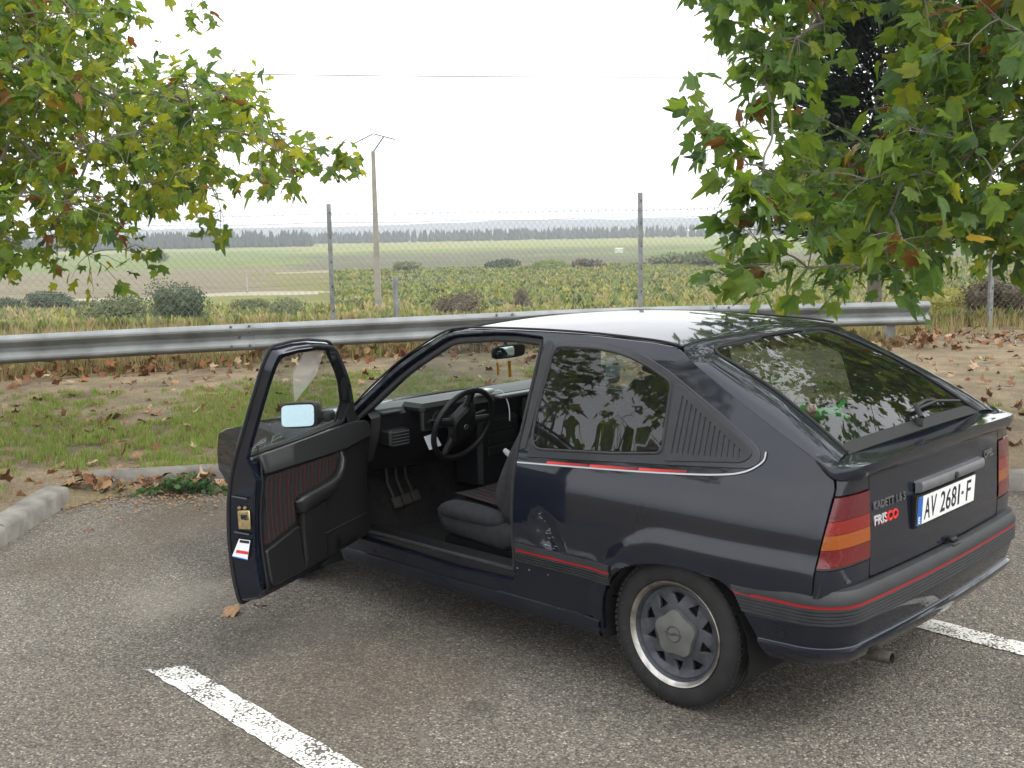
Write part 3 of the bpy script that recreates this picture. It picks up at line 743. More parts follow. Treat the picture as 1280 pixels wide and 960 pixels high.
fb = fbump('front_bumper', [(-.06, .528), (-.01, .525), (.004, .51), (.006, .475)] + ridged(.462, .42, 4, .006) + [(-.012, .418)], M['plastic'], car)
fbump('red_line', [(.008, .4745), (.008, .464)], M['redline'], fb)
fbump('bumper_skirt', [(-.008, .418), (-.014, .36), (-.03, .30), (-.06, .22), (-.12, .20)], M['paint'], fb)
# ---- wheels
def wheel_geo(parent, loc, left=True):
    w = empty('wheel', loc, car)
    prof = [(.196, -.070), (.203, -.078), (.210, -.0865), (.228, -.0905), (.250, -.089), (.268, -.083), (.279, -.073), (.2855, -.060), (.2865, -.042), (.280, -.040), (.280, -.036), (.287, -.034), (.2875, -.006), (.281, -.004), (.281, .004)]
    full = prof + [(r_, -h) for r_, h in prof[::-1]]
    mb = MB(); mb.lathe([(r_, h) for r_, h in full], n=72); ty = mb.build('tyre', M['tyre'], w, 32)
    mb = MB()   # tread blocks at the shoulder
    for k in range(72):
        a = 2 * math.pi * k / 72
        for sg in (-1, 1):
            c = Vector((.2815 * math.cos(a), sg * .066, .2815 * math.sin(a))); rt = Matrix.Rotation(-a, 3, 'Y')
            mb.box(c, (.009, .020, .017), rt @ Matrix.Rotation(sg * .25, 3, 'X'))
    mb.build('tread_block', M['tyre'], ty, kind='stuff')
    mb = MB(); mb.lathe([(.186, -.0765), (.190, -.0805), (.197, -.0860), (.203, -.0885), (.206, -.085), (.206, -.078)][::-1], n=64, m=0); mb.lathe([(.182, .05), (.172, .0), (.170, -.04), (.176, -.062), (.186, -.0765)][::-1], n=48, m=1)
    for s_ in (-1,): pass
    rm = mb.build('rim', [M['lip'], M['rim']], w, 50)
    for v in rm.data.vertices: v.co.y = -v.co.y
    rm.data.flip_normals()
    # face with ten triangular openings
    def facef(u, v):
        r_ = math.hypot(u, v); return Vector((u, .052 + .012 * (1 - sm(.07, .15, r_)) + .010 * sm(.150, .176, r_), v))
    holes = []
    for k in range(5):
        a0 = 2 * math.pi * k / 5 + .31
        def pol(r_, a): return (r_ * math.cos(a), r_ * math.sin(a), .004)
        holes.append([pol(.113, a0), pol(.150, a0 + .185), pol(.153, a0), pol(.150, a0 - .185)])
        a1 = a0 + math.pi / 5
        holes.append([pol(.154, a1), pol(.112, a1 + .20), pol(.109, a1), pol(.112, a1 - .20)])
    circ = [(.1745 * math.cos(2 * math.pi * k / 48), .1745 * math.sin(2 * math.pi * k / 48)) for k in range(48)]
    panel('wheel_face', circ, facef, (0, 1, 0), M['rim'], rm, holes=holes, sp=.022, t=.014, e=.002, esp=.012)
    mb = MB(); mb.lathe([(.0, .012), (.168, .012)], n=32); mb.lathe([(.02, .03), (.12, .03), (.125, .018)], n=32); mb.build('brake', M['dark'], w)
    # five-sided hub cap with its emblem
    rings = []
    for (sc, h) in ((1.0, .058), (1.0, .074), (.955, .081), (.6, .086), (.05, .088)):
        ring = []
        for k in range(60):
            a = 2 * math.pi * k / 60; r_ = .088 + .0075 * math.cos(5 * (a - .31))
            ring.append(Vector((r_ * sc * math.cos(a), h, r_ * sc * math.sin(a))))
        rings.append(ring)
    mb = MB(); mb.loft(rings, True, True); hc = fixn(mb.build('hub_cap', M['cap'], w, 40))
    mb = MB(); c0 = (0, .0865, 0); n = 40
    mb.tube([Vector((.030 * math.cos(2 * math.pi * k / n), .0868, .030 * math.sin(2 * math.pi * k / n))) for k in range(n + 1)], .0032, 6, False)
    zz = [(-.048, -.004), (-.006, .008), (-.010, -.001), (.048, .004), (.006, -.008), (.010, .001)]
    mb.add([Vector((a, .0892, b)) for a, b in zz], [(0, 1, 2), (2, 1, 5), (2, 5, 4), (5, 3, 4)]); mb.build('emblem', M['capd'], hc)
    return w, ty
wl, ty = wheel_geo(car, (0, .703, .287))
for k, ch in enumerate('MATADOR'):
    a = R(-70 + k * 10.5); r_ = .238
    m_ = Matrix.Translation((r_ * math.cos(a), .0885, r_ * math.sin(a))) @ Matrix(((1, 0, 0, 0), (0, 0, 1, 0), (0, 1, 0, 0), (0, 0, 0, 1))) @ Matrix.Rotation(a + math.pi / 2, 4, 'Z')
    m_ = Matrix.Translation((r_ * math.cos(a), .0895, r_ * math.sin(a))) @ Matrix(((-math.sin(a), -math.cos(a), 0, 0), (0, 0, 1, 0), (math.cos(a), -math.sin(a), 0, 0), (0, 0, 0, 1)))
    text('tyre_letter', ch, .030, .0015, m_, M['tyretext'], ty, 1.0, 'CENTER', .001)
def copy_tree(o, parent):
    c = o.copy(); COL.objects.link(c); c.parent = parent
    for ch in o.children: copy_tree(ch, c)
    return c
for (x, y, fl) in ((2.52, .70, 0), (0, -.703, 1), (2.52, -.70, 1)):
    c = copy_tree(wl, car); c.location = (x, y, .287)
    if fl: c.rotation_euler = (0, 0, math.pi)
# ---- underbody, arches, exhaust, flaps
mb = MB(); mb.box((1.25, 0, .245), (1.75, 1.50, .06)); mb.box((-.42, 0, .42), (.40, 1.45, .16)); mb.box((1.3, 0, .27), (3.6, 1.05, .08)); mb.box((-.1, 0, .50), (.75, 1.0, .10)); mb.box((2.75, 0, .48), (.75, 1.0, .4))
mb.tube([(0, .62, .287), (0, -.62, .287)], .035, 8)
mb.box((1.25, 0, .30), (.9, .16, .06)); mb.build('underbody', M['dark'], car)
for cx in (0, 2.52):
    for sg in (1, -1):
        mb = MB(); arc = [(math.cos(a), math.sin(a)) for a in [math.pi * (k / 14 * 1.16 - .08) for k in range(15)]]
        mb.grid([[Vector((cx + .335 * c, sg * .80, .27 + .315 * s_)) for c, s_ in arc], [Vector((cx + .335 * c, sg * .52, .27 + .315 * s_)) for c, s_ in arc], [Vector((cx, sg * .52, .27)) for c, s_ in arc]]); mb.build('wheel_arch_liner', M['dark'], car)
mb = MB(); mb.lathe([(.019, 0), (.021, 0), (.0225, .004), (.0225, .30), (.019, .30)], n=20, axis='x'); mb.lathe([(.0, .05), (.019, .05)], n=20, axis='x', m=0)
ex = mb.build('exhaust_pipe', M['exh'], car); ex.location = (-.705, .46, .275); ex.rotation_euler = (0, R(4), R(-3))
s = MB(); s.box((2.135, .70, .235), (.010, .20, .21), Matrix.Rotation(R(-12), 3, 'Y') @ Matrix.Rotation(R(6), 3, 'Z'), bev=.004); s = s.build('mud_flap', M['plastic'], car); mirror(s)
s = MB(); s.box((.338, .735, .25), (.010, .13, .09), Matrix.Rotation(R(8), 3, 'Y'), bev=.004); s = s.build('arch_flap', M['plastic'], car); mirror(s)
# ---- doors
hinge = Vector((1.914, .821, .6))
Rd = Matrix(((0.47585679667777125, 0.8785013801015478, 0.04237492436861818), (-0.8790903338042324, 0.4765811327850409, -0.008402909334899275), (-0.027577056904853674, -0.03325280488925874, 0.9990664426851016)))
DM = Matrix.Translation(hinge + Vector((0, 0, -.004))) @ Rd.to_4x4() @ Matrix.Translation(-hinge)
WIN = [(.828, .918, .02), (1.30, .915), (1.735, .925, .02), (1.735, 1.025, .02), (1.61, 1.150, .08), (1.355, 1.304, .05), (1.15, 1.324), (.98, 1.327), (.845, 1.318, .03), (.828, 1.22, .04)]
def TH(q): return .115 - .065 * sm(.86, .95, q.y) - .03 * (1 - sm(.33, .40, q.y))
def infn(off): return lambda X, Z: Vector((X, side_y(X, Z) - TH(Vector((X, Z))) - off, Z))
IN = (0, -1, 0)
def make_door(left):
    dr = panel('door', [tuple(q) for q in inset(DOOR, .005)], sidef, OUT, M['paint'], car, holes=[WIN], sp=.07, e=.004, esp=.045, back=True, tf=TH)
    def P(name, o_, mat, off, t=.008, sp=.08, e=.003, **k): return panel(name, o_, infn(0), IN, mat, dr, sp=sp, t=t, e=e, off=off, **k)
    P('door_card', [(.842, .375, .03), (.836, .60), (.838, .900, .01), (1.74, .902), (1.89, .905, .02), (1.915, .80), (1.92, .42, .04), (1.88, .362, .03)], M['vinyl'], .010)
    P('top_roll', [(.838, .850, .01), (.838, .914, .012), (1.735, .918), (1.90, .905, .02), (1.90, .84, .02), (1.62, .822)], M['vinyl'], .024, t=.016, e=.008)
    P('cloth_insert', [(.862, .838, .02), (.858, .556, .02), (1.128, .592, .02), (1.138, .655), (1.52, .69, .02), (1.58, .812, .03)], M['quilt'], .016)
    P('lower_pocket', [(.855, .540, .01), (.862, .392, .03), (1.16, .384), (1.155, .574, .01)], M['vinyl'], .020, t=.012, e=.006)
    mb = MB(); y = lambda X, Z, o_: infn(o_)(X, Z)
    # arm rest: swept block that turns up into the pull handle
    pth = [(1.125, .655, .030, .030), (1.14, .662, .055, .036), (1.25, .672, .062, .034), (1.40, .684, .062, .028), (1.49, .700, .058, .022), (1.54, .735, .052, .018), (1.565, .78, .044, .017), (1.572, .815, .020, .014)]
    rings = []
    for i, (x, z, d, h) in enumerate(pth):
        a = pth[max(0, i - 1)]; b = pth[min(len(pth) - 1, i + 1)]; t = Vector((b[0] - a[0], b[1] - a[1])).normalized(); n = Vector((-t.y, t.x))
        base = infn(0)(x, z).y; ring = []
        for k in range(12):
            ang = 2 * math.pi * k / 12; u = math.copysign(abs(math.cos(ang)) ** .5, math.cos(ang)) * h; w = math.copysign(abs(math.sin(ang)) ** .5, math.sin(ang))
            ring.append(Vector((x + n.x * u, base - .004 - d * (.5 + .5 * w), z + n.y * u)))
        rings.append(ring)
    mb.loft(rings, True, True); fixn(mb.build('armrest', M['dash'], dr, 50))
    mb = MB(); rings = []
    for z, d in ((.385, .022), (.42, .034), (.55, .045), (.635, .050)):
        base = infn(0)(1.25, z).y; ring = []
        for k in range(14):
            a = 2 * math.pi * k / 14; u = math.copysign(abs(math.cos(a)) ** .55, math.cos(a)) * (.10 + .04 * (z - .38)); w = math.copysign(abs(math.sin(a)) ** .55, math.sin(a))
            ring.append(Vector((1.265 + u, base - d * (.5 + .5 * w), z)))
        rings.append(ring)
    mb.loft(rings, True, True); fixn(mb.build('speaker_column', M['vinyl'], dr, 50))
    mb = MB(); mb.tube([y(x, z, .012) for x, z in ((1.40, .478), (1.6, .474), (1.88, .468))], .005, 6); mb.build('seam', M['rubber'], dr)
    panel('door_glass', [tuple(q) for q in inset(WIN, -.008)], lambda X, Z: Vector((X, side_y(X, Z) - .022, Z)), OUT, M['glass'], dr, sp=.12, t=.003, e=.001)
    mb = MB()
    for o_ in (.004, .046):
        lp = [sidef(q.x, q.y) - Vector((0, o_, 0)) for q in inset(WIN, .002)]; mb.tube(lp + [lp[0]], .0065, 6, False)
    mb.tube([sidef(x, z) - Vector((0, .036, 0)) for x, z in ((.845, .922), (1.30, .919), (1.735, .928))], .009, 6)
    mb.build('window_seal', M['rubber'], dr)
    for fn, out, o_ in ((sidef, OUT, .004), (infn(0), IN, .006)):
        panel('mirror_corner', [(1.73, .912), (1.885, .915, .02), (1.735, 1.035, .02)], fn, out, M['rubber'], dr, sp=.08, t=.004, e=.002, off=o_)
    mb = MB(); lp = [sidef(q.x, q.y) - Vector((0, .012, 0)) for q in inset(DOOR, .002)]; mb.tube(lp + [lp[0]], .0065, 6, False); mb.build('edge_seal', M['rubber'], dr)
    # wing mirror
    rings = []
    for (x, s) in ((1.668, .97), (1.672, 1.0), (1.70, 1.0), (1.74, .93), (1.775, .72), (1.79, .3)):
        ring = []
        for k in range(20):
            a = 2 * math.pi * k / 20; u = math.copysign(abs(math.cos(a)) ** .35, math.cos(a)) * .098 * s; w = math.copysign(abs(math.sin(a)) ** .35, math.sin(a)) * .060 * s
            ring.append(Vector((x + u * .12, .925 + u, .968 + w - (u * .05))))
        rings.append(ring)
    mb = MB(); mb.loft(rings, True, True); mb.box((1.75, .82, .955), (.075, .06, .05), bev=.01); mr = fixn(mb.build('wing_mirror', M['trim'], dr, 50))
    ring = []
    for k in range(20):
        a = 2 * math.pi * k / 20; u = math.copysign(abs(math.cos(a)) ** .3, math.cos(a)) * .088; w = math.copysign(abs(math.sin(a)) ** .3, math.sin(a)) * .050
        ring.append(Vector((1.662 + u * .12 + w * .11, .925 + u, .968 + w - u * .05)))
    mb = MB(); mb.loft([ring, [p - Vector((.002, 0, 0)) for p in ring]], True, True); mg = fixn(mb.build('mirror_glass', M['mirror'], dr, 30))
    return dr
drL = make_door(True)
drL.matrix_local = DM
drL['label'] = 'driver door swung wide open with quilted inner panel'
# lock, stickers and bolts on the open door's edge
dx = .782
mb = MB(); mb.box((dx - .002, .745, .680), (.008, .052, .075), bev=.003); lt = mb.build('latch', M['brass'], drL)
mb = MB(); mb.box((dx - .007, .742, .692), (.004, .026, .018)); mb.tube([(dx - .008, .735, .685), (dx - .02, .722, .690)], .006, 6); mb.build('latch_claw', M['black'], drL)
for y_ in (.762, .738):
    mb = MB(); mb.lathe([(0, -.006), (.006, -.006), (.007, 0)], (dx - .001, y_, .728), 'x', 10); mb.build('bolt', M['brass'], drL)
mb = MB(); mb.add([(dx - .0035, .772, .605), (dx - .0035, .724, .600), (dx - .0035, .742, .522), (dx - .0035, .808, .534)], [(0, 1, 2, 3)]); st = mb.build('service_sticker', M['paper'], drL)
mb = MB(); mb.add([(dx - .0045, .785, .562), (dx - .0045, .735, .556), (dx - .0045, .737, .544), (dx - .0045, .790, .550)], [(0, 1, 2, 3)]); mb.build('sticker_band', M['red'], drL)
mb = MB(); mb.add([(dx - .0045, .768, .602), (dx - .0045, .728, .598), (dx - .0045, .729, .587), (dx - .0045, .770, .591)], [(0, 1, 2, 3)]); mb.build('sticker_head', M['black'], drL)
mb = MB(); mb.add([(dx - .0045, .806, .537), (dx - .0045, .743, .526), (dx - .0045, .744, .522), (dx - .0045, .808, .533)], [(0, 1, 2, 3)]); mb.build('sticker_foot', M['blue'], drL)
for z in (.765, .625):
    mb = MB(); mb.tube([(dx - .002, .79, z + .006), (dx - .004, .725, z - .003)], .005, 6); mb.build('pressed_rib', M['paint2'], drL)
mb = MB(); pb = infn(-.02)(.905, .918); mb.tube([pb, pb + Vector((0, 0, .03)), pb + Vector((0, 0, .034))], [.003, .0045, .003], 8); mb.build('lock_button', M['black'], drL)
pale_patch = bpy.data.materials.new('pale_see_through'); pale_patch.use_nodes = True
b_ = pale_patch.node_tree.nodes['Principled BSDF']; b_.inputs['Base Color'].default_value = (.75, .74, .76, 1); b_.inputs['Alpha'].default_value = .33; b_.inputs['Roughness'].default_value = .6
panel('glass_patch', [(1.30, 1.292), (1.10, 1.300), (1.06, 1.21, .03), (1.16, 1.09), (1.30, 1.19, .03)], lambda X, Z: Vector((X, side_y(X, Z) - .028, Z)), IN, pale_patch, drL, sp=.06, t=.0005, e=.0002)  # pale see-through patch of one flat colour, just inside the door glass
# closed passenger door: mirrored copy
drR = mirror(drL, car); drR['label'] = 'closed passenger door'
for ch in list(drL.children):
    if ch.name.split('.')[0] in ('door_card', 'top_roll', 'cloth_insert', 'lower_pocket', 'armrest', 'speaker_column', 'door_glass', 'window_seal', 'mirror_corner', 'wing_mirror', 'mirror_glass', 'edge_seal'): mirror(ch, drR)
for ch in drR.children:
    if ch.name.startswith('mirror_glass'):
        for v in ch.data.vertices: v.co.x -= .40 * (v.co.z - .968)
# ---- cabin
mb = MB()
xs = [-.5, .2, .75, 1.2, 1.7, 1.95, 2.12]; zs = [.52, .50, .30, .285, .285, .33, .55]
mb.grid([[Vector((x, y_, z)) for x, z in zip(xs, zs)] for y_ in (-.76, -.14, -.12, .12, .14, .76)])
for v in mb.v:
    if abs(v.y) < .13 and v.x > .5: v.z += .11
fixn(mb.build('floor_carpet', M['carpet'], car))
mb = MB(); mb.box((2.13, 0, .58), (.02, 1.46, .54)); mb.build('bulkhead', M['carpet'], car)
s = panel('rear_side_trim', [(.76, .36), (.76, .90), (.06, .94), (-.45, .98), (-.45, .5), (.0, .5), (.3, .36)], lambda X, Z: Vector((X, side_y(X, Z) - .085, Z)), IN, M['vinyl'], car, sp=.12, t=.01, e=.004); mirror(s)
s = panel('kick_trim', [(1.93, .34), (1.93, .90), (2.12, .90), (2.12, .34)], lambda X, Z: Vector((X, side_y(X, Z) - .085, Z)), IN, M['carpet'], car, sp=.12, t=.01, e=.004); mirror(s)
s = panel('vent_trim', [(.07, 1.23), (.06, .95), (-.36, .97), (-.33, 1.04)], lambda X, Z: Vector((X, side_y(X, Z) - .05, Z)), IN, M['vinyl'], car, sp=.12, t=.01, e=.004); mirror(s)
# dashboard: profile swept across the car
DP = [(2.10, .925), (1.93, .958), (1.80, .962), (1.715, .952), (1.685, .925), (1.695, .86), (1.715, .80), (1.76, .70), (1.86, .625), (2.10, .60)]
mb = MB(); rows = []
for y_ in (.735, .70, .60, .30, 0, -.3, -.6, -.70, -.735):
    k = .03 if abs(y_) > .72 else 0
    rows.append([Vector((x + (.09 if y_ > .52 and x < 1.9 else 0) + (k if x < 1.9 else 0), y_, z - k * .4)) for x, z in DP])
mb.grid(rows); dash = fixn(mb.build('dashboard', M['dash'], car, 30))
def bx(name, c, d, mat, par, bev=.008, rot=None):
    m_ = MB(); m_.box(c, d, rot, bev=bev); return m_.build(name, mat, par, 35)
bx('instrument_hood', (1.735, .36, .946), (.17, .37, .055), M['dash'], dash, .02)
bx('instrument_panel', (1.668, .36, .888), (.03, .36, .10), M['black'], dash, .008)
for y_ in (.44, .29): m_ = MB(); m_.lathe([(0, -.002), (.036, -.002), (.040, -.006), (.042, 0)], (1.652, y_, .888), 'x', 20); m_.build('gauge', M['trim'], dash)
vt = bx('side_vent', (1.765, .625, .815), (.09, .13, .085), M['dash'], dash, .012)
for k in range(5): bx('vent_slat', (1.7185, .625, .785 + k * .015), (.004, .10, .004), M['steel'], vt, 0)
bx('demister_vent', (1.80, .64, .937), (.09, .12, .012), M['steel'] if 0 else M['trim'], dash, .003)
cc = bx('centre_console', (1.78, -.02, .66), (.20, .30, .36), M['dash'], car, .02)
for k, (z, h) in enumerate(((.80, .05), (.73, .055), (.665, .05))): bx('console_unit', (1.677, -.02, z), (.008, .19, h), M['black'], cc, .003)
bx('glove_tray', (1.69, -.42, .86), (.05, .46, .14), M['dash'], dash, .015)
bx('tray_edge', (1.675, -.18, .942), (.06, .36, .018), pm('tray_grey', (.10, .105, .11), rough=.35), dash, .006)
# steering wheel
sw = empty('steering_wheel', (1.555, .365, .862), car); sw.rotation_euler = (0, R(-22), 0)
mb = MB(); n = 48; pth = [Vector((0, .186 * math.cos(2 * math.pi * k / n), .186 * math.sin(2 * math.pi * k / n))) for k in range(n + 1)]
mb.tube(pth, .0145, 10, False); mb.build('wheel_rim', M['dash'], sw)
rings = []
for (x, s_) in ((.045, .8), (.03, 1), (-.005, 1), (-.018, .85), (-.022, .3)):
    ring = []
    for k in range(28):
        a = 2 * math.pi * k / 28; r_ = .062 + .035 * abs(math.cos(a)) ** 2 + .055 * max(0, math.sin(a)) ** 6 + .055 * max(0, -math.sin(a)) ** 6
        ring.append(Vector((x, r_ * .82 * math.cos(a + .25) * s_, r_ * math.sin(a + .25) * s_)))
    rings.append(ring)
mb = MB(); mb.loft(rings, True, True); fixn(mb.build('wheel_boss', M['vinyl'], sw, 40))
for k, a in enumerate((R(92), R(-66), R(176), R(12))):
    m_ = MB(); m_.tube([Vector((.012, .07 * math.cos(a), .07 * math.sin(a))), Vector((.006, .183 * math.cos(a), .183 * math.sin(a)))], [.024, .016], 8); m_.build('spoke', M['vinyl'], sw)
m_ = MB(); m_.tube([Vector((-.023, .012 * math.cos(2 * math.pi * k / 16), .012 * math.sin(2 * math.pi * k / 16))) for k in range(17)], .002, 5, False); m_.build('emblem', M['steel'], sw)
m_ = MB(); m_.tube([(0.02, 0, 0), (.20, 0, -.08)], .035, 12); m_.build('column', M['dash'], sw)
for sg in (1, -1): m_ = MB(); m_.tube([(.05, .05 * sg, .0), (.05, .19 * sg, .02)], .009, 8); m_.build('stalk', M['dash'], sw)
# pedals
for y_, x_ in ((.45, 2.0), (.37, 2.02), (.29, 2.04)):
    m_ = MB(); m_.box((x_ - .03, y_, .425), (.022, .055, .06), Matrix.Rotation(R(28), 3, 'Y'), bev=.006); m_.tube([(x_ - .01, y_, .44), (x_ + .03, y_ + .01, .52), (x_ + .03, y_ + .02, .62)], .007, 6); m_.build('pedal', M['tan'], car)
# seats
def cushion_rings(st, n=24, p=.5):
    rings = []
    for (c, ax, w, h) in st:
        c = Vector(c); ax = Vector(ax).normalized(); ring = []
        for k in range(n):
            a = 2 * math.pi * k / n; u = math.copysign(abs(math.cos(a)) ** p, math.cos(a)) * w; v_ = math.copysign(abs(math.sin(a)) ** p, math.sin(a)) * h
            ring.append(c + Vector((0, u, 0)) + ax * v_)
        rings.append(ring)
    return rings
def seat(y0, xo):
    s_ = empty('front_seat', (xo, y0, .035), car)
    mb = MB(); mb.loft(cushion_rings([((1.53, 0, .435), (.3, 0, 1), .19, .02), ((1.52, 0, .43), (.2, 0, 1), .235, .055), ((1.46, 0, .42), (.05, 0, 1), .255, .085), ((1.25, 0, .41), (0, 0, 1), .262, .085), ((1.08, 0, .40), (0, 0, 1), .262, .085), ((1.0, 0, .41), (0, 0, 1), .24, .06)])); fixn(mb.build('seat_cushion', M['cloth'], s_, 70))
    rows = [[Vector((x, y_, z + .026 + (.004 if abs(y_) > .13 else 0))) for x, z in ((1.505, .490), (1.45, .506), (1.3, .498), (1.15, .489), (1.06, .482))] for y_ in (-.185, -.14, -.06, 0, .06, .14, .185)]
    mb = MB(); mb.grid(rows); mb.build('quilted_inlay', M['quilt2'], s_, 60)
    mb = MB(); mb.loft(cushion_rings([((1.06, 0, .46), (1, 0, .3), .23, .06), ((1.04, 0, .52), (1, 0, .3), .262, .085), ((.99, 0, .68), (1, 0, .3), .268, .085), ((.93, 0, .85), (1, 0, .3), .262, .075), ((.895, 0, .97), (1, 0, .3), .235, .062), ((.88, 0, 1.025), (1, 0, .3), .19, .045), ((.877, 0, 1.04), (1, 0, .3), .12, .02)])); fixn(mb.build('backrest', M['cloth'], s_, 70))
    mb = MB(); mb.grid([[Vector((x, y_, z)) for x, z in ((1.118, .56), (1.083, .68), (1.012, .85), (.965, .96))] for y_ in (-.15, -.05, .05, .15)]); mb.build('quilted_inlay', M['quilt'], s_, 60)
    mb = MB(); mb.loft(cushion_rings([((.868, 0, 1.055), (1, 0, .2), .09, .02), ((.866, 0, 1.07), (1, 0, .2), .135, .045), ((.858, 0, 1.14), (1, 0, .2), .15, .055), ((.85, 0, 1.215), (1, 0, .2), .145, .05), ((.846, 0, 1.255), (1, 0, .2), .115, .035), ((.845, 0, 1.265), (1, 0, .2), .05, .012)])); hr = fixn(mb.build('headrest', M['cloth'], s_, 70))
    for sg in (-1, 1):
        mb = MB(); mb.tube(cr([(1.50, .222 * sg, .455), (1.38, .232 * sg, .474), (1.20, .232 * sg, .472), (1.08, .222 * sg, .465)], 4), [.018, .03, .042, .046, .048, .048, .048, .048, .046, .044, .040, .034, .022], 10); mb.build('cushion_bolster', M['cloth'], s_, 70)
        mb = MB(); mb.tube(cr([(1.07, .215 * sg, .50), (1.07, .222 * sg, .60), (1.02, .222 * sg, .74), (.96, .215 * sg, .88)], 4), [.02, .034, .044, .050, .052, .052, .050, .046, .042, .038, .034, .028, .018], 10); mb.build('back_bolster', M['cloth'], s_, 70)
    for y_ in (-.06, .06): m_ = MB(); m_.tube([(.88, y_, 1.0), (.868, y_, 1.08)], .006, 6); m_.build('headrest_post', M['steel'], s_)
    m_ = MB(); m_.box((1.25, .2, .305), (.50, .03, .06), bev=.006); m_.box((1.25, -.2, .305), (.50, .03, .04), bev=.006); m_.box((1.25, 0, .335), (.44, .42, .03)); m_.build('seat_rail', M['rubber'], s_)
    return s_
seat(.36, -.015); seat(-.37, .03)
mb = MB(); mb.loft(cushion_rings([((.62, 0, .44), (.2, 0, 1), .55, .04), ((.58, 0, .44), (0, 0, 1), .60, .075), ((.25, 0, .44), (0, 0, 1), .62, .08), ((.05, 0, .45), (0, 0, 1), .62, .06)])); rs_ = fixn(mb.build('rear_seat', M['cloth'], car, 70))
mb = MB(); mb.loft(cushion_rings([((.16, 0, .48), (1, 0, .3), .60, .05), ((.12, 0, .60), (1, 0, .3), .62, .075), ((.03, 0, .85), (1, 0, .3), .60, .07), ((-.02, 0, .97), (1, 0, .3), .57, .05), ((-.03, 0, .985), (1, 0, .3), .5, .02)])); fixn(mb.build('rear_backrest', M['cloth'], rs_, 70))
mb = MB(); mb.box((-.29, 0, .965), (.50, 1.14, .022), bev=.006); mb.build('parcel_shelf', M['carpet'], car)
# cabin mirror
mb = MB(); mb.loft(cushion_rings([((1.605, 0, 1.185), (0, 0, 1), .085, .016), ((1.60, 0, 1.185), (0, 0, 1), .115, .032), ((1.585, 0, 1.186), (0, 0, 1), .118, .034), ((1.58, 0, 1.186), (0, 0, 1), .110, .030)], 24, .45)); mb.tube([(1.60, 0, 1.20), (1.625, 0, 1.265)], .008, 6)
cm = fixn(mb.build('cabin_mirror', M['rubber'], car, 40)); cm.rotation_euler = (0, 0, 0)
mb = MB(); mb.loft(cushion_rings([((1.5785, .035, 1.186), (0, 0, 1), .065, .027), ((1.578, .035, 1.186), (0, 0, 1), .06, .025)], 20, .4)); fixn(mb.build('mirror_glass', M['mirror'], cm, 30))
# gear lever and hand brake
mb = MB(); mb.tube([(1.45, .02, .40), (1.42, .02, .54)], .008, 6); mb.lathe([(0, .05), (.018, .045), (.024, .02), (.016, 0)], (1.418, .02, .53), 'z', 12); mb.build('gear_lever', M['dash'], car)
# ---- loose things lying in the car
g = empty('white_gadget', (1.735, .04, .958)); tag(g, 'white plastic gadget with a cable lying on the dashboard', 'gadget')
m_ = MB(); m_.box((0, 0, .012), (.055, .13, .022), Matrix.Rotation(R(14), 3, 'Z'), bev=.007); m_.build('case', M['white'], g)
m_ = MB(); m_.tube(cr([(-.02, -.06, .012), (-.06, -.075, .01), (-.10, -.08, -.06), (-.11, -.075, -.14)], 6), .003, 5); m_.build('cable', M['paper'], g)
g = empty('charger_plug', (1.50, .105, .68)); tag(g, 'white charger plug hanging beside the gear console', 'plug')
m_ = MB(); m_.tube([(.03, 0, .018), (.01, 0, .006), (-.02, 0, -.012), (-.03, 0, -.018)], [.012, .016, .014, .006], 10); m_.build('plug_body', M['white'], g)
m_ = MB(); m_.tube(cr([(-.03, 0, -.018), (-.06, .01, -.05), (-.08, .02, -.11)], 6), .003, 5); m_.build('cord', M['white'], g)
g = MB(); q = [(1.665, .525, .812), (1.66, .455, .822), (1.65, .425, .757), (1.65, .505, .745)]
g.add(q + [(a + .002, b, c_) for a, b, c_ in q], [(0, 1, 2, 3), (7, 6, 5, 4), (0, 4, 5, 1), (1, 5, 6, 2), (2, 6, 7, 3), (3, 7, 4, 0)])
tag(g.build('paper_tag', M['paper'], None, 0), 'white paper tag hanging behind the steering wheel', 'tag')
for (y_, l) in ((.075, .065), (-.012, .085)):
    g = MB(); g.tube([(1.60, y_, 1.165), (1.60, y_, 1.14)], .0015, 4); g.box((1.60, y_ - .003, 1.135 - l / 2), (.003, .022 if l > .08 else .014, l), Matrix.Rotation(R(-3), 3, 'X'))
    tag(g.build('yellow_ribbon', M['yellow'], None, 0), ('wider' if l > .08 else 'narrower') + ' yellow ribbon hanging under the cabin mirror', 'ribbon', 'ribbons under the cabin mirror')
g = empty('bead_string', (1.45, .10, .49)); tag(g, 'short string of silver beads hanging beside the driver seat', 'beads')
for k in range(5): m_ = MB(); m_.lathe([(0, .008), (.006, .005), (.008, 0), (.006, -.005), (0, -.008)], (0, 0, .06 - k * .02), 'z', 8); m_.build('bead', M['chrome'], g)
g = empty('soft_toy', (-.12, -.07, .98)); g.rotation_euler = (0, 0, R(-38)); tag(g, 'small green soft toy on the shelf behind the rear window', 'toy')
m_ = MB(); m_.tube(cr([(-.02, .11, .035), (0, .06, .05), (0, .0, .04), (.01, -.07, .05), (.03, -.12, .09)], 5), [.01, .03, .040, .044, .044, .040, .036, .032, .032, .030, .028, .026, .024, .022, .020, .018, .016, .014, .012, .010, .006], 10); m_.build('body', M['green'], g)
m_ = MB(); m_.lathe([(0, .03), (.02, .024), (.030, .0), (.02, -.02), (0, -.025)], (-.03, .055, .065), 'z', 12); m_.build('muzzle', M['pink'], g)
for sg in (-1, 1): m_ = MB(); m_.tube(cr([(0, .0, .05), (.04 * sg, -.03, .05), (.06 * sg, -.10, .03)], 4), .014, 8); m_.build('limb', M['green'], g)
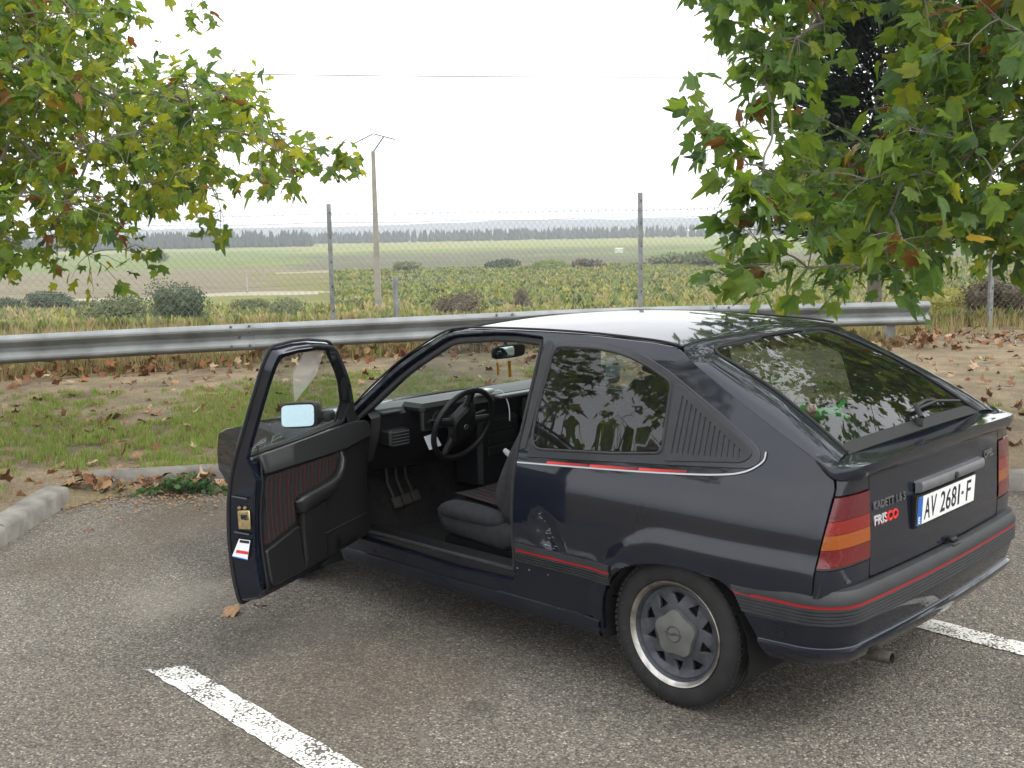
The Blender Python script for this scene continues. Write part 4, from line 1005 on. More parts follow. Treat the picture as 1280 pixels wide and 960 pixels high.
# ================================================================== THE SETTING
def nz(x, y, s, o=0.0): return mnoise.noise(Vector((x * s + o, y * s - o, o)))
VAL = [(17.5, 0), (21, -.35), (26, -.95), (40, -2.2), (70, -3.8), (100, -4.8), (200, -6.4), (400, -7.6), (900, -8.6), (1500, -8.8)]
def gz(lat, dep):
    z = .095 + .17 * sm(8.2, 12.2, dep) * (1 - .6 * sm(0, 5, lat)) * (1 - sm(-6, -9, lat) * .2)
    z += .018 * nz(lat, dep, .9) * sm(8.0, 9.0, dep)
    if dep > 17.5: z = z * (1 - sm(17.5, 26, dep)) + itp(VAL, dep) + .25 * nz(lat, dep, .08) * sm(20, 40, dep)
    return z
# --- asphalt
def asphalt():
    m, t, b = nodes('asphalt'); N = t.nodes; L = t.links; tc = N.new('ShaderNodeTexCoord'); V = tc.outputs['Object']
    def noise(s, d=3, r=.5):
        n = N.new('ShaderNodeTexNoise'); n.inputs['Scale'].default_value = s; n.inputs['Detail'].default_value = d; n.inputs['Roughness'].default_value = r; L.new(V, n.inputs['Vector']); return n.outputs['Fac']
    def ramp(src, *st):
        r = N.new('ShaderNodeValToRGB'); e = r.color_ramp.elements
        while len(e) < len(st): e.new(.5)
        for k, (p, c) in enumerate(st): e[k].position = p; e[k].color = (*c, 1)
        L.new(src, r.inputs['Fac']); return r.outputs[0]
    def mix(a, bb, f, mode='MIX'):
        x = N.new('ShaderNodeMix'); x.data_type = 'RGBA'; x.blend_type = mode; L.new(a, x.inputs[6]); L.new(bb, x.inputs[7])
        if isinstance(f, float): x.inputs[0].default_value = f
        else: L.new(f, x.inputs[0])
        return x.outputs[2]
    base = ramp(noise(.7, 5, .6), (.28, (.140, .126, .108)), (.5, (.172, .159, .140)), (.72, (.206, .193, .172)))
    vo = N.new('ShaderNodeTexVoronoi'); vo.inputs['Scale'].default_value = 125; vo.inputs['Randomness'].default_value = 1; L.new(V, vo.inputs['Vector'])
    bw = N.new('ShaderNodeSeparateColor'); L.new(vo.outputs['Color'], bw.inputs[0])
    stone = ramp(bw.outputs[0], (.0, (.38, .36, .34)), (.45, (.88, .87, .84)), (.80, (1.18, 1.15, 1.08)), (.95, (1.7, 1.64, 1.5)), (1.0, (2.7, 2.55, 2.25)))
    c = mix(base, stone, 1.0, 'MULTIPLY')
    gap = ramp(vo.outputs['Distance'], (.25, (1, 1, 1)), (.75, (.45, .43, .40)))
    c = mix(c, gap, .6, 'MULTIPLY')
    grit = ramp(noise(420, 2), (.3, (.6, .6, .6)), (.7, (1.4, 1.4, 1.4))); c = mix(c, grit, .7, 'MULTIPLY')
    stain = ramp(noise(1.5, 5, .65), (.56, (0, 0, 0)), (.74, (.45, .45, .45))); st = N.new('ShaderNodeRGB'); st.outputs[0].default_value = (.042, .034, .025, 1)
    c = mix(c, st.outputs[0], stain)
    spots = ramp(noise(7, 3, .6), (.70, (0, 0, 0)), (.80, (.4, .4, .4))); c = mix(c, st.outputs[0], spots)
    lt = ramp(noise(1.1, 4, .7), (.62, (0, 0, 0)), (.78, (.35, .35, .35))); pl = N.new('ShaderNodeRGB'); pl.outputs[0].default_value = (.22, .20, .165, 1); c = mix(c, pl.outputs[0], lt)
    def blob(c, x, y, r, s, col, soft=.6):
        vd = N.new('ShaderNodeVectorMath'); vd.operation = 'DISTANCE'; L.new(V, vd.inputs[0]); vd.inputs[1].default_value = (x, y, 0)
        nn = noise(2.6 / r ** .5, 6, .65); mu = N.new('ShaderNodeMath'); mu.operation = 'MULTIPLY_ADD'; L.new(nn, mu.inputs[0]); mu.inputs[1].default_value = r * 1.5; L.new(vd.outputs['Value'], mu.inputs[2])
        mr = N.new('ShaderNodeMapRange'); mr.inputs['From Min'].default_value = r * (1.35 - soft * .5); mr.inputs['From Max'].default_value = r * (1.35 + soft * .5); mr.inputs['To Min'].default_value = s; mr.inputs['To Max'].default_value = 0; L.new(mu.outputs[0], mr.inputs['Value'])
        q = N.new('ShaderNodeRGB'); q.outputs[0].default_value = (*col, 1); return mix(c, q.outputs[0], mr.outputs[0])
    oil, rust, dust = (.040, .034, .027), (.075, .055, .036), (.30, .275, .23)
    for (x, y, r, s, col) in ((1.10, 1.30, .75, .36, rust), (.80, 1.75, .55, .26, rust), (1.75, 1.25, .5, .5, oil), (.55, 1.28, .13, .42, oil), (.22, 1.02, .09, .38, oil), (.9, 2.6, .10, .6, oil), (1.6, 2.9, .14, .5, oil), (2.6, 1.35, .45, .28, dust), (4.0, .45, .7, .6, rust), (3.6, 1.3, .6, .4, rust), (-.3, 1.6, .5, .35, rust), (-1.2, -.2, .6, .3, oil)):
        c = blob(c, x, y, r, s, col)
    L.new(c, b.inputs['Base Color']); b.inputs['Roughness'].default_value = .88; b.inputs['Specular IOR Level'].default_value = .35
    bp = N.new('ShaderNodeBump'); bp.inputs['Strength'].default_value = .75; bp.inputs['Distance'].default_value = .006; bp.invert = True; L.new(vo.outputs['Distance'], bp.inputs['Height'])
    b2 = N.new('ShaderNodeBump'); b2.inputs['Strength'].default_value = .4; b2.inputs['Distance'].default_value = .004; L.new(noise(300, 2), b2.inputs['Height']); L.new(bp.outputs[0], b2.inputs['Normal']); L.new(b2.outputs[0], b.inputs['Normal'])
    return m
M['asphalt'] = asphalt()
AP = [(-3.1, 8.0), (-2.1, 8.2), (3.3, 7.55), (10, 6.9), (40, 4), (40, -40), (-40, -40), (-40, -8), (-4.1, -8), (-3.4, 0), (-3.1, 4)]
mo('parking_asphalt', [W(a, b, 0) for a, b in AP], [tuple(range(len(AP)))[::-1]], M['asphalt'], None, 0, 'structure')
# --- painted bay lines (worn)
def linepaint():
    m, t, b = nodes('worn_road_paint'); N = t.nodes; L = t.links; tc = N.new('ShaderNodeTexCoord')
    vo = N.new('ShaderNodeTexVoronoi'); vo.inputs['Scale'].default_value = 85; L.new(tc.outputs['Object'], vo.inputs['Vector'])
    n = N.new('ShaderNodeTexNoise'); n.inputs['Scale'].default_value = 7; n.inputs['Detail'].default_value = 5; L.new(tc.outputs['Object'], n.inputs['Vector'])
    a = N.new('ShaderNodeMath'); a.operation = 'MULTIPLY_ADD'; L.new(n.outputs['Fac'], a.inputs[0]); a.inputs[1].default_value = 1.15; a.inputs[2].default_value = -.12
    s = N.new('ShaderNodeMath'); s.operation = 'SUBTRACT'; L.new(vo.outputs['Distance'], s.inputs[0]); L.new(a.outputs[0], s.inputs[1])
    r = N.new('ShaderNodeValToRGB'); r.color_ramp.elements[0].position = .12; r.color_ramp.elements[0].color = (.66, .65, .60, 1); r.color_ramp.elements[1].position = .22; r.color_ramp.elements[1].color = (.085, .08, .07, 1)
    L.new(s.outputs[0], r.inputs['Fac']); L.new(r.outputs[0], b.inputs['Base Color']); b.inputs['Roughness'].default_value = .8
    bp = N.new('ShaderNodeBump'); bp.inputs['Strength'].default_value = .5; bp.inputs['Distance'].default_value = .004; bp.invert = True; L.new(vo.outputs['Distance'], bp.inputs['Height']); L.new(bp.outputs[0], b.inputs['Normal'])
    return m
M['line'] = linepaint()
def bayline(name, x0, y0, x1, y1, w, label, seed, skew=.08):
    rs = random.Random(seed); n = 160; mb = MB(); rows = [[], []]; d = Vector((x1 - x0, y1 - y0)); l = d.length; d.normalize(); nn = Vector((-d.y, d.x))
    for i in range(n + 1):
        for k, sg in ((0, -.5), (1, .5)):
            q = Vector((x0, y0)) + d * (l * i / n + (skew * sg if i == 0 else 0)) + nn * (w * sg + (rs.random() - .5) * .010); rows[k].append(Vector((q.x, q.y, .004)))
    mb.grid(rows); tag(mb.build(name, M['line'], None, 0), label, 'road marking', 'white bay lines')
bayline('bay_line', 1.83, 1.863, -5, 2.36, .142, 'worn white bay line on the asphalt in front of the open door', 3)
bayline('bay_line', 1.6, -.82, -6, -.30, .150, 'worn white bay line running out from under the rear bumper', 4)
# --- kerbs: single concrete stones
M['concrete'] = pm('kerb_concrete', (.13, .122, .105), rough=.9, col2=(.25, .238, .21), vs=7, bump=.5, bs=90, detail=8)
def kerb(path, flip, name, label):
    ks = empty(name); ks['kind'] = 'structure'
    P = [Vector(p) for p in path]; cum = [0]
    for a, b in zip(P, P[1:]): cum.append(cum[-1] + (b - a).length)
    def ev(s):
        for i in range(len(P) - 1):
            if s <= cum[i + 1] or i == len(P) - 2:
                t = (s - cum[i]) / (cum[i + 1] - cum[i]); return P[i].lerp(P[i + 1], t), (P[i + 1] - P[i]).normalized()
    s = 0; rs = random.Random(2)
    while s < cum[-1] - .1:
        e = min(s + 1.0, cum[-1]); rings = []; m = 6; dz = (rs.random() - .5) * .014; dn = (rs.random() - .5) * .012
        for k in range(m + 1):
            q, t = ev(s + .006 + (e - s - .012) * k / m); n = Vector((-t.y, t.x)) * (1 if flip else -1)
            ring = []
            for (o_, z) in ((0, -.15), (.0, .085), (.012, .112), (.035, .122), (.14, .124), (.165, .116), (.175, .09), (.175, -.15)):
                j = .006 * nz(q.x * 3, q.y * 3 + z * 9, 2.3, o_ * 10)
                p2 = q + n * (o_ + dn + j); w_ = W(p2.x, p2.y, z + dz + j); ring.append(w_)
            rings.append(ring)
        mb = MB(); mb.loft(rings, True, True); fixn(mb.build('kerb_stone', M['concrete'], ks, 50)); s = e
    return ks
kerb([(-3.02, 7.62), (-3.02, 6.4), (-3.12, 4.0), (-3.35, 1.0), (-3.6, -2)], False, 'side_kerb', '')
kerb([(-3.02, 7.98), (-2.1, 8.12), (-.5, 7.95), (3.3, 7.47), (8, 7.0)], True, 'front_kerb', '')
# --- verge
def vergem():
    m, t, b = nodes('verge_earth'); N = t.nodes; L = t.links; tc = N.new('ShaderNodeTexCoord'); V = tc.outputs['Object']
    def noise(s, d=4):
        n = N.new('ShaderNodeTexNoise'); n.inputs['Scale'].default_value = s; n.inputs['Detail'].default_value = d; n.inputs['Roughness'].default_value = .6; L.new(V, n.inputs['Vector']); return n.outputs['Fac']
    r = N.new('ShaderNodeValToRGB'); e = r.color_ramp.elements; e[0].position = .3; e[0].color = (.105, .078, .047, 1); e[1].position = .7; e[1].color = (.285, .22, .138, 1); L.new(noise(2.2, 8), r.inputs['Fac'])
    r2 = N.new('ShaderNodeValToRGB'); e = r2.color_ramp.elements; e[0].position = .35; e[0].color = (.55, .55, .5, 1); e[1].position = .7; e[1].color = (1.35, 1.3, 1.2, 1); L.new(noise(45, 5), r2.inputs['Fac'])
    x = N.new('ShaderNodeMix'); x.data_type = 'RGBA'; x.blend_type = 'MULTIPLY'; x.inputs[0].default_value = .8; L.new(r.outputs[0], x.inputs[6]); L.new(r2.outputs[0], x.inputs[7])
    g = N.new('ShaderNodeValToRGB'); e = g.color_ramp.elements; e[0].position = .52; e[0].color = (0, 0, 0, 1); e[1].position = .66; e[1].color = (.5, .5, .5, 1); L.new(noise(1.3, 6), g.inputs['Fac'])
    gc = N.new('ShaderNodeRGB'); gc.outputs[0].default_value = (.09, .105, .035, 1)
    y = N.new('ShaderNodeMix'); y.data_type = 'RGBA'; L.new(g.outputs[0], y.inputs[0]); L.new(x.outputs[2], y.inputs[6]); L.new(gc.outputs[0], y.inputs[7]); L.new(y.outputs[2], b.inputs['Base Color'])
    b.inputs['Roughness'].default_value = .95
    bp = N.new('ShaderNodeBump'); bp.inputs['Strength'].default_value = .8; bp.inputs['Distance'].default_value = .03; L.new(noise(30, 6), bp.inputs['Height']); L.new(bp.outputs[0], b.inputs['Normal'])
    return m
M['earth'] = vergem()
VP = [(-3.05, 8.06), (-2.1, 8.22), (-.5, 8.09), (3.3, 7.61), (8, 7.12), (32, 5.4), (32, 27), (-32, 27), (-32, -8), (-4.0, -8), (-3.75, -2), (-3.52, 1.0), (-3.29, 4.0), (-3.19, 6.4), (-3.19, 7.62)]
V_, F_, _l = cdt(resample([Vector(p) for p in VP], .8), [], .55)
mo('verge', [W(q.x, q.y, gz(q.x, q.y)) for q in V_], [f if (V_[f[1]] - V_[f[0]]).cross(V_[f[2]] - V_[f[0]]) < 0 else f[::-1] for f in F_], M['earth'], None, 60, 'structure')
# bare gap between the two kerbs
mo('kerb_gap_earth', [W(a, b, z) for a, b, z in ((-3.30, 7.50, .10), (-3.10, 8.15, .10), (-3.0, 7.45, .004), (-2.8, 7.78, .004), (-1.8, 7.98, .004), (-1.8, 8.2, .004), (-2.5, 8.2, .03))], [(2, 3, 1, 0), (3, 4, 5, 6, 1)], M['earth'], None, 0, 'structure')
# --- far terrain: one sheet to the horizon, with crop patches
def crop(name, c1, c2, sc, rows=None, rang=0.0, c3=None):
    m, t, b = nodes(name); N = t.nodes; L = t.links; tc = N.new('ShaderNodeTexCoord')
    n = N.new('ShaderNodeTexNoise'); n.inputs['Scale'].default_value = sc; n.inputs['Detail'].default_value = 6; n.inputs['Roughness'].default_value = .65; L.new(tc.outputs['Object'], n.inputs['Vector'])
    r = N.new('ShaderNodeValToRGB'); e = r.color_ramp.elements; e[0].position = .35; e[0].color = (*c1, 1); e[1].position = .65; e[1].color = (*c2, 1); L.new(n.outputs['Fac'], r.inputs['Fac']); out = r.outputs[0]
    if rows:
        mp = N.new('ShaderNodeMapping'); mp.inputs['Rotation'].default_value = (0, 0, rang); L.new(tc.outputs['Object'], mp.inputs['Vector'])
        w = N.new('ShaderNodeTexWave'); w.inputs['Scale'].default_value = .314 / rows; w.inputs['Distortion'].default_value = .6; w.inputs['Detail'].default_value = 2; w.inputs['Detail Scale'].default_value = 2; L.new(mp.outputs[0], w.inputs['Vector'])
        x = N.new('ShaderNodeMix'); x.data_type = 'RGBA'; L.new(w.outputs['Fac'], x.inputs[0]); L.new(out, x.inputs[6]); x.inputs[7].default_value = (*(c3 or c1), 1); out = x.outputs[2]
    L.new(out, b.inputs['Base Color']); b.inputs['Roughness'].default_value = .95; b.inputs['Specular IOR Level'].default_value = .1
    return m
FM = [crop('dry_grass_land', (0.128, 0.108, 0.048), (0.192, 0.160, 0.080), .25), crop('green_scrub_land', (0.096, 0.124, 0.028), (0.168, 0.168, 0.048), .12), crop('vine_land', (0.120, 0.148, 0.028), (0.192, 0.192, 0.044), .06, 2.6, .9, (0.104, 0.096, 0.048)),
      crop('ploughed_land', (0.160, 0.132, 0.084), (0.216, 0.176, 0.112), .05, 3.5, 1.25, (0.120, 0.112, 0.060)), crop('green_crop', (0.104, 0.140, 0.036), (0.144, 0.168, 0.048), .02), crop('pale_crop', (0.168, 0.192, 0.056), (0.224, 0.216, 0.080), .012),
      crop('track_dust', (0.272, 0.240, 0.176), (0.320, 0.288, 0.224), .2), crop('grey_scrub', (0.080, 0.088, 0.048), (0.128, 0.120, 0.068), .05)]
def fieldmat(lat, d):
    px = 640 + lat / d * FPX + 90 * nz(lat, d, .05, 2) + 60 * nz(lat, d, .2, 4); w = 1 + .10 * nz(lat, d, .012) ; e = d * w
    if d < 45: return 0
    if px < 140 and 78 < e < 118: return 3
    tr = 118 + 22 * sm(-150, 400, px)
    if px < 420 and abs(d - tr) < 4: return 6
    if px < 360:
        if e < tr: return 1 if nz(lat, d, .03, 3) > -.15 else 0
        return 3 if e < 300 else 4 if e < 600 else 5 if e < 760 else 4
    if e < 95: return 1
    if e < 235: return 2
    if 235 <= e < 250 and nz(lat, d, .01, 9) > .0: return 6
    if e < 360: return 7
    if e < 560: return 4 if nz(lat, d, .006, 5) > -.1 else 7
    return 5 if e < 900 else 4
rad = [1.0, 8, 16, 22]; 
while rad[-1] < 4150: rad.append(rad[-1] * 1.022 + .2)
NA = 480; angs = []
for k in range(NA): angs.append(-math.pi + 2 * math.pi * k / NA)
# finer inside the field of view
fa = [a for a in angs if abs(a) > R(32)] + [R(-32) + R(64) * k / 256 for k in range(257)]; fa.sort()
vs = []; fs = []; mi = []
for r_ in rad:
    for a in fa:
        la, de = r_ * math.sin(a), r_ * math.cos(a)
        z = -.35 if r_ < 21 else gz(la, max(de, 0) if abs(a) < 1.2 else 0) if de > 0 and abs(a) < R(70) else -.35 - .0022 * (r_ - 21)
        if 21 <= r_ < 27 and abs(a) < R(70): z -= .3
        if abs(a) >= R(50) and abs(a) < R(70): k_ = (abs(a) - R(50)) / R(20); z = z * (1 - k_) + (-.35 - .0022 * max(0, r_ - 21)) * k_
        vs.append(W(la, de, z))
n = len(fa)
for i in range(len(rad) - 1):
    for j in range(n):
        k = (j + 1) % n; fs.append((i * n + j, (i + 1) * n + j, (i + 1) * n + k, i * n + k)); am = fa[j]; rm_ = (rad[i] + rad[i + 1]) / 2; mi.append(fieldmat(rm_ * math.sin(am), rm_ * math.cos(am)) if abs(am) < R(75) else 1)
me = mesh('ground', vs, fs, None, 180, FM, mi); g_ = ob('ground', me, None, 'structure'); fixn(g_)
# far ridge
mb = MB(); rows = [[], [], [], []]
for k in range(121):
    a = R(-48) + R(96) * k / 120; h = 13 + 6 * mnoise.noise(Vector((k * .09, 0, 3))) + 3 * mnoise.noise(Vector((k * .5, 0, 7))) + 6 * sm(-.4, .1, a)
    for r_, d_, z in ((0, 2600, -14), (1, 2900, h * .75), (2, 3200, h), (3, 3900, -16)): rows[r_].append(W(d_ * math.sin(a), d_ * math.cos(a), z))
mb.grid(rows); fixn(mb.build('far_ridge', pm('ridge_woods', (.022, .034, .026), rough=.95, var=.5, vs=.004), None, 60, 'structure'))
# far belt of trees
def leafm(name, col, tcol=None, rough=.5, tr=.35):
    m, t, b = nodes(name); N = t.nodes; L = t.links; b.inputs['Roughness'].default_value = rough; b.inputs['Specular IOR Level'].default_value = .35
    tc = N.new('ShaderNodeTexCoord'); n = N.new('ShaderNodeTexNoise'); n.inputs['Scale'].default_value = 9; n.inputs['Detail'].default_value = 3; L.new(tc.outputs['Object'], n.inputs['Vector'])
    r = N.new('ShaderNodeValToRGB'); e = r.color_ramp.elements; e[0].position = .3; e[0].color = (*[c * .72 for c in col], 1); e[1].position = .7; e[1].color = (*[min(1, c * 1.25) for c in col], 1); L.new(n.outputs['Fac'], r.inputs['Fac']); L.new(r.outputs[0], b.inputs['Base Color'])
    if tr > 0:
        tl = N.new('ShaderNodeBsdfTranslucent'); tl.inputs['Color'].default_value = (*(tcol or tuple(min(1, c * 1.6) for c in col)), 1); mx = N.new('ShaderNodeMixShader'); mx.inputs[0].default_value = tr
        L.new(b.outputs[0], mx.inputs[1]); L.new(tl.outputs[0], mx.inputs[2]); L.new(mx.outputs[0], N['Material Output'].inputs['Surface'])
    return m
mb = MB(); rs = random.Random(9)
for k in range(1900):
    px = rs.uniform(-150, 1450); left = px < 395
    d_ = rs.uniform(800, 860) if left else rs.uniform(950, 1120); h = rs.uniform(8, 14) * (1.0 if left else .85); w_ = rs.uniform(2.2, 5.0)
    la = (px - 640) / FPX * d_; base = W(la, d_, gz(la, d_) - 1); rings = []
    for (t, s) in ((0, .7), (.25, 1), (.55, .8), (.85, .38), (1, .05)):
        rings.append([base + Vector((w_ * .5 * s * (1 + .35 * rs.uniform(-1, 1)) * math.cos(a), w_ * .5 * s * (1 + .35 * rs.uniform(-1, 1)) * math.sin(a), h * t)) for a in [2 * math.pi * q / 6 for q in range(6)]])
    mb.loft(rings)
mb.build('far_tree_belt', leafm('far_trees', (.028, .042, .026), tr=0, rough=.9), None, 0, 'stuff')['label'] = 'dark belt of trees across the far plain'
# small white sheds on the plain
for k, (px, d_, w_, h, lb) in enumerate(((776, 400, 2.8, 1.7, 'tiny white shed out on the plain behind the taller fence post'), (905, 1000, 60, 6, 'long low white building at the far tree belt'))):
    la = (px - 640) / FPX * d_; c = W(la, d_, gz(la, d_)); o = tag(empty('white_shed', c), lb, 'shed'); rt = math.atan2(FX.y, FX.x) - math.pi / 2; o.rotation_euler = (0, 0, rt)
    m_ = MB(); m_.box((0, 0, h * .4), (w_, w_ * .5 if k == 0 else 14, h * .8)); m_.build('wall', pm('shed_wall', (.5, .5, .47), rough=.9), o)
    m_ = MB(); d2 = w_ * .27 if k == 0 else 7.6; m_.add([(-w_ * .52, -d2, h * .78), (w_ * .52, -d2, h * .78), (w_ * .52, d2, h * .78), (-w_ * .52, d2, h * .78), (-w_ * .52, 0, h), (w_ * .52, 0, h)], [(0, 1, 5, 4), (2, 3, 4, 5), (0, 4, 3), (1, 2, 5), (3, 2, 1, 0)]); m_.build('roof', pm('shed_roof', (.5, .48, .45), rough=.8), o, 0)
# --- utility pole
pd = 84.0; pl = (475 - 640) / FPX * pd; pb = W(pl, pd, gz(pl, pd)); ptop = at(472.5, 191, pd).z
pole = tag(empty('utility_pole', pb), 'concrete power pole with a peaked steel crossarm standing beyond the fence', 'pole'); pole.rotation_euler = (0, 0, math.atan2(FX.y, FX.x) - math.pi / 2)
H = ptop - pb.z; m_ = MB()
m_.loft([[Vector((sx * w_, sy * w_ * .8, z)) for sx, sy in ((-1, -1), (1, -1), (1, 1), (-1, 1))] for z, w_ in ((-1, .24), (H, .13))]); m_.build('shaft', pm('pole_concrete', (.27, .245, .205), rough=.9, var=.2, vs=1.5), pole)
M['galv_dark'] = pm('weathered_steel', (.16, .17, .18), rough=.6, metal=.4)
m_ = MB(); m_.tube([(-1.5, 0, H + .52), (.05, 0, H + 1.25), (1.62, 0, H + .82)], .05, 5); m_.tube([(.0, 0, H - .05), (.80, 0, H + 1.02)], .06, 5); m_.tube([(-.05, 0, H), (-.75, 0, H + .85)], .03, 5); m_.build('crossarm', M['galv_dark'], pole)
for (x, z) in ((-1.5, H + .52), (-.05, H + 1.2), (1.58, H + .83)):
    m_ = MB(); m_.tube([(x, 0, z), (x - .03, 0, z - .12)], .02, 5)
    for q in range(4): m_.lathe([(.0, .05), (.075, .02), (.075, 0), (.0, -.02)], (x - .04 - q * .015, 0, z - .18 - q * .11), 'z', 8)
    m_.build('insulator', pm('glazed_insulator', (.18, .22, .22), rough=.2), pole)
for k, (x, z, lb) in enumerate(((-1.42, H + .02, 'left'), (-.12, H + .65, 'middle'), (1.38, H + .3, 'right'))):
    a = pole.matrix_basis @ Vector((x, 0, z)); m_ = MB(); dirv = (FX * .9 + RX * .44).normalized(); pts = []
    a = pb + RX * x + Vector((0, 0, z))
    for q in range(13): s_ = q * 18; pts.append(a + dirv * s_ + Vector((0, 0, -2.2 * (s_ / 110) * (2 - s_ / 110) - 4.5 * (s_ / 216))))
    m_.tube(pts, .008, 3); tag(m_.build('power_wire', M['galv_dark']), 'thin power wire running off from the %s insulator of the pole' % lb, 'wire', 'pole wires')
m_ = MB(); A = at(60, 88, 60); B = at(940, 96, 60); pts = [A.lerp(B, k / 24) + Vector((0, 0, -.12 * (1 - (k / 12 - 1) ** 2))) for k in range(-14, 40)]; m_.tube(pts, .030, 3); tag(m_.build('overhead_wire', M['galv_dark']), 'long level overhead wire crossing the white sky above the pole', 'wire')
# --- guard rail
M['galv'] = pm('galvanised_steel', (.25, .265, .268), rough=.62, metal=.45, var=.32, vs=3, rv=.12, detail=8, bump=.03, bs=30)
RAIL = [(-13.5, 9.6), (-9.0, 11.2), (-5.6, 12.5), (-3.1, 13.48), (0.015, 14.55), (2.4, 15.0), (5.55, 15.1)]
rp = cr([Vector(p) for p in RAIL], 12)
def rail_near(lat): return min(rp, key=lambda q: abs(q.x - lat))
def rail_dep(lat):
    for i in range(len(rp) - 1):
        if rp[i].x <= lat <= rp[i + 1].x: t = (lat - rp[i].x) / (rp[i + 1].x - rp[i].x); return rp[i].y + (rp[i + 1].y - rp[i].y) * t
    return rp[0].y if lat < rp[0].x else rp[-1].y
gr = tag(empty('guard_rail', W(0, 14.5, 0)), 'galvanised steel crash barrier with rolled beam and posts along the verge', 'guard rail'); gro = gr.location.copy()
WB = [(-.006, .752), (.012, .757), (.035, .750), (.078, .722), (.086, .705), (.084, .682), (.060, .655), (.016, .628), (.006, .612), (.006, .588), (.016, .572), (.060, .545), (.084, .518), (.086, .495), (.078, .478), (.035, .450), (.012, .443), (-.006, .448)]
def beam(l0, l1, dz):
    n = max(6, int((l1 - l0) / .25)); rows = []
    for (o_, z) in WB:
        row = []
        for k in range(n + 1):
            la = l0 + (l1 - l0) * k / n; d_ = rail_dep(la); t = Vector((1, (rail_dep(la + .05) - rail_dep(la - .05)) / .1)).normalized(); nn = Vector((t.y, -t.x)); q = Vector((la, d_)) + nn * (o_ + dz)
            row.append(W(q.x, q.y, z - .012 + .004 * math.sin(la * 1.1)) - gro)
        rows.append(row)
    m_ = MB(); m_.grid(rows); bo = fixn(m_.build('rail_beam', M['galv'], gr, 30))
    so = bo.modifiers.new('t', 'SOLIDIFY'); so.thickness = .004; return bo
def bolt(la, z, o_=.01):
    d_ = rail_dep(la); t = Vector((1, (rail_dep(la + .05) - rail_dep(la - .05)) / .1)).normalized(); nn = Vector((t.y, -t.x)); q = Vector((la, d_)) + nn * o_
    m_ = MB(); c = W(q.x, q.y, z) - gro; n3 = (RX * nn.x + FX * nn.y); up = Vector((0, 0, 1)); s_ = n3.cross(up)
    R1 = [c + (s_ * math.cos(a) + up * math.sin(a)) * .018 for a in [2 * math.pi * k / 8 for k in range(8)]]; R2 = [c + n3 * .014 + (s_ * math.cos(a) + up * math.sin(a)) * .012 for a in [2 * math.pi * k / 8 for k in range(8)]]
    m_.loft([R1, R2]); fixn(m_.build('bolt', M['galv_dark'], gr))
for l0, l1, dz in ((-13.4, -9.2, 0), (-9.5, -5.9, .006), (-6.2, -3.05, 0.012), (-3.35, .05, .006), (-.25, 2.9, 0), (2.6, 5.52, .006)): beam(l0, l1, dz)
for la in (-3.20, -.10, 2.75, -6.05):
    for dx_ in (-.10, .10):
        bolt(la + dx_, .722, .085); bolt(la + dx_, .655, .07); bolt(la + dx_, .495, .095)
    bolt(la, .590, .02)
for la in (-11, -7.9, -2.95, .2, 2.85, 5.05):
    d_ = rail_dep(la) + .09; z0 = gz(la, d_) - .3; m_ = MB(); c = W(la, d_, 0) - gro; rt = Matrix.Rotation(math.atan2(FX.y, FX.x) - math.pi / 2, 3, 'Z')
    for (cx, cy, sx, sy) in ((0, -.03, .11, .006), (-.052, .02, .006, .10), (.052, .02, .006, .10)): m_.box(c + rt @ Vector((cx, cy, (z0 + .72) / 2)), (sx, sy, .72 - z0), rt)
    m_.build('rail_post', M['galv'], gr)
# --- chain-link fence
fn_ = tag(empty('chain_link_fence', W(0, 16.5, 0)), 'rusty grey chain-link fence with barbed wire behind the crash barrier', 'fence'); fo = fn_.location.copy()
def fdep(la): return itp([(-16, 11.3), (-7.2, 13.9), (-2.41, 15.5), (1.93, 16.9), (6.4, 17.3), (14, 17.6)], la)
M['fpost'] = pm('fence_post_steel', (.27, .28, .285), rough=.6, metal=.5, var=.3, vs=9)
M['wire'] = pm('fence_wire', (.24, .24, .235), rough=.6, metal=.4)
for la, zt in ((-11.6, 2.15), (-7.0, 2.15), (-2.41, 2.17), (1.93, 2.28), (7.3, 2.2), (11, 2.2)):
    d_ = fdep(la); c = W(la, d_, 0) - fo; z0 = gz(la, d_) - .2; m_ = MB(); rt = Matrix.Rotation(math.atan2(FX.y, FX.x) - math.pi / 2 + .15, 3, 'Z'); zc = (z0 + zt) / 2
    m_.box(c + rt @ Vector((0, 0, zc)), (.060, .005, zt - z0), rt); m_.box(c + rt @ Vector((-.0275, .030, zc)), (.005, .055, zt - z0), rt)
    p_ = m_.build('fence_post', M['fpost'], fn_)
    for k in range(6):
        h_ = MB(); h_.box(c + rt @ Vector((.006, -.004, zt - .12 - k * .33)), (.014, .004, .024), rt); h_.build('slot', M['dark'], p_)
la, d_ = -1.53, 15.3; c = W(la, d_, 0) - fo; m_ = MB(); m_.tube([c + Vector((0, 0, 0)), c + Vector((0, 0, 1.19))], .035, 8); m_.build('short_post', M['fpost'], fn_)
def fpt(la, z): return W(la, fdep(la) - .04, z) - fo
m_ = MB(); zb, zt, spc = .32, 1.93, .085; la = -14.0
def wire(p, q):
    t = (q - p).normalized(); a = t.orthogonal().normalized() * .0015; b = t.cross(a)
    m_.add([p + a, p - a * .5 + b * .87, p - a * .5 - b * .87, q + a, q - a * .5 + b * .87, q - a * .5 - b * .87], [(0, 1, 4, 3), (1, 2, 5, 4), (2, 0, 3, 5)])
while la < 11.5:
    for sg in (-1, 1): wire(fpt(la, zb), fpt(la + sg * (zt - zb) * .82, zt))
    la += spc
m_.build('wire_mesh', M['wire'], fn_, 0, 'stuff')
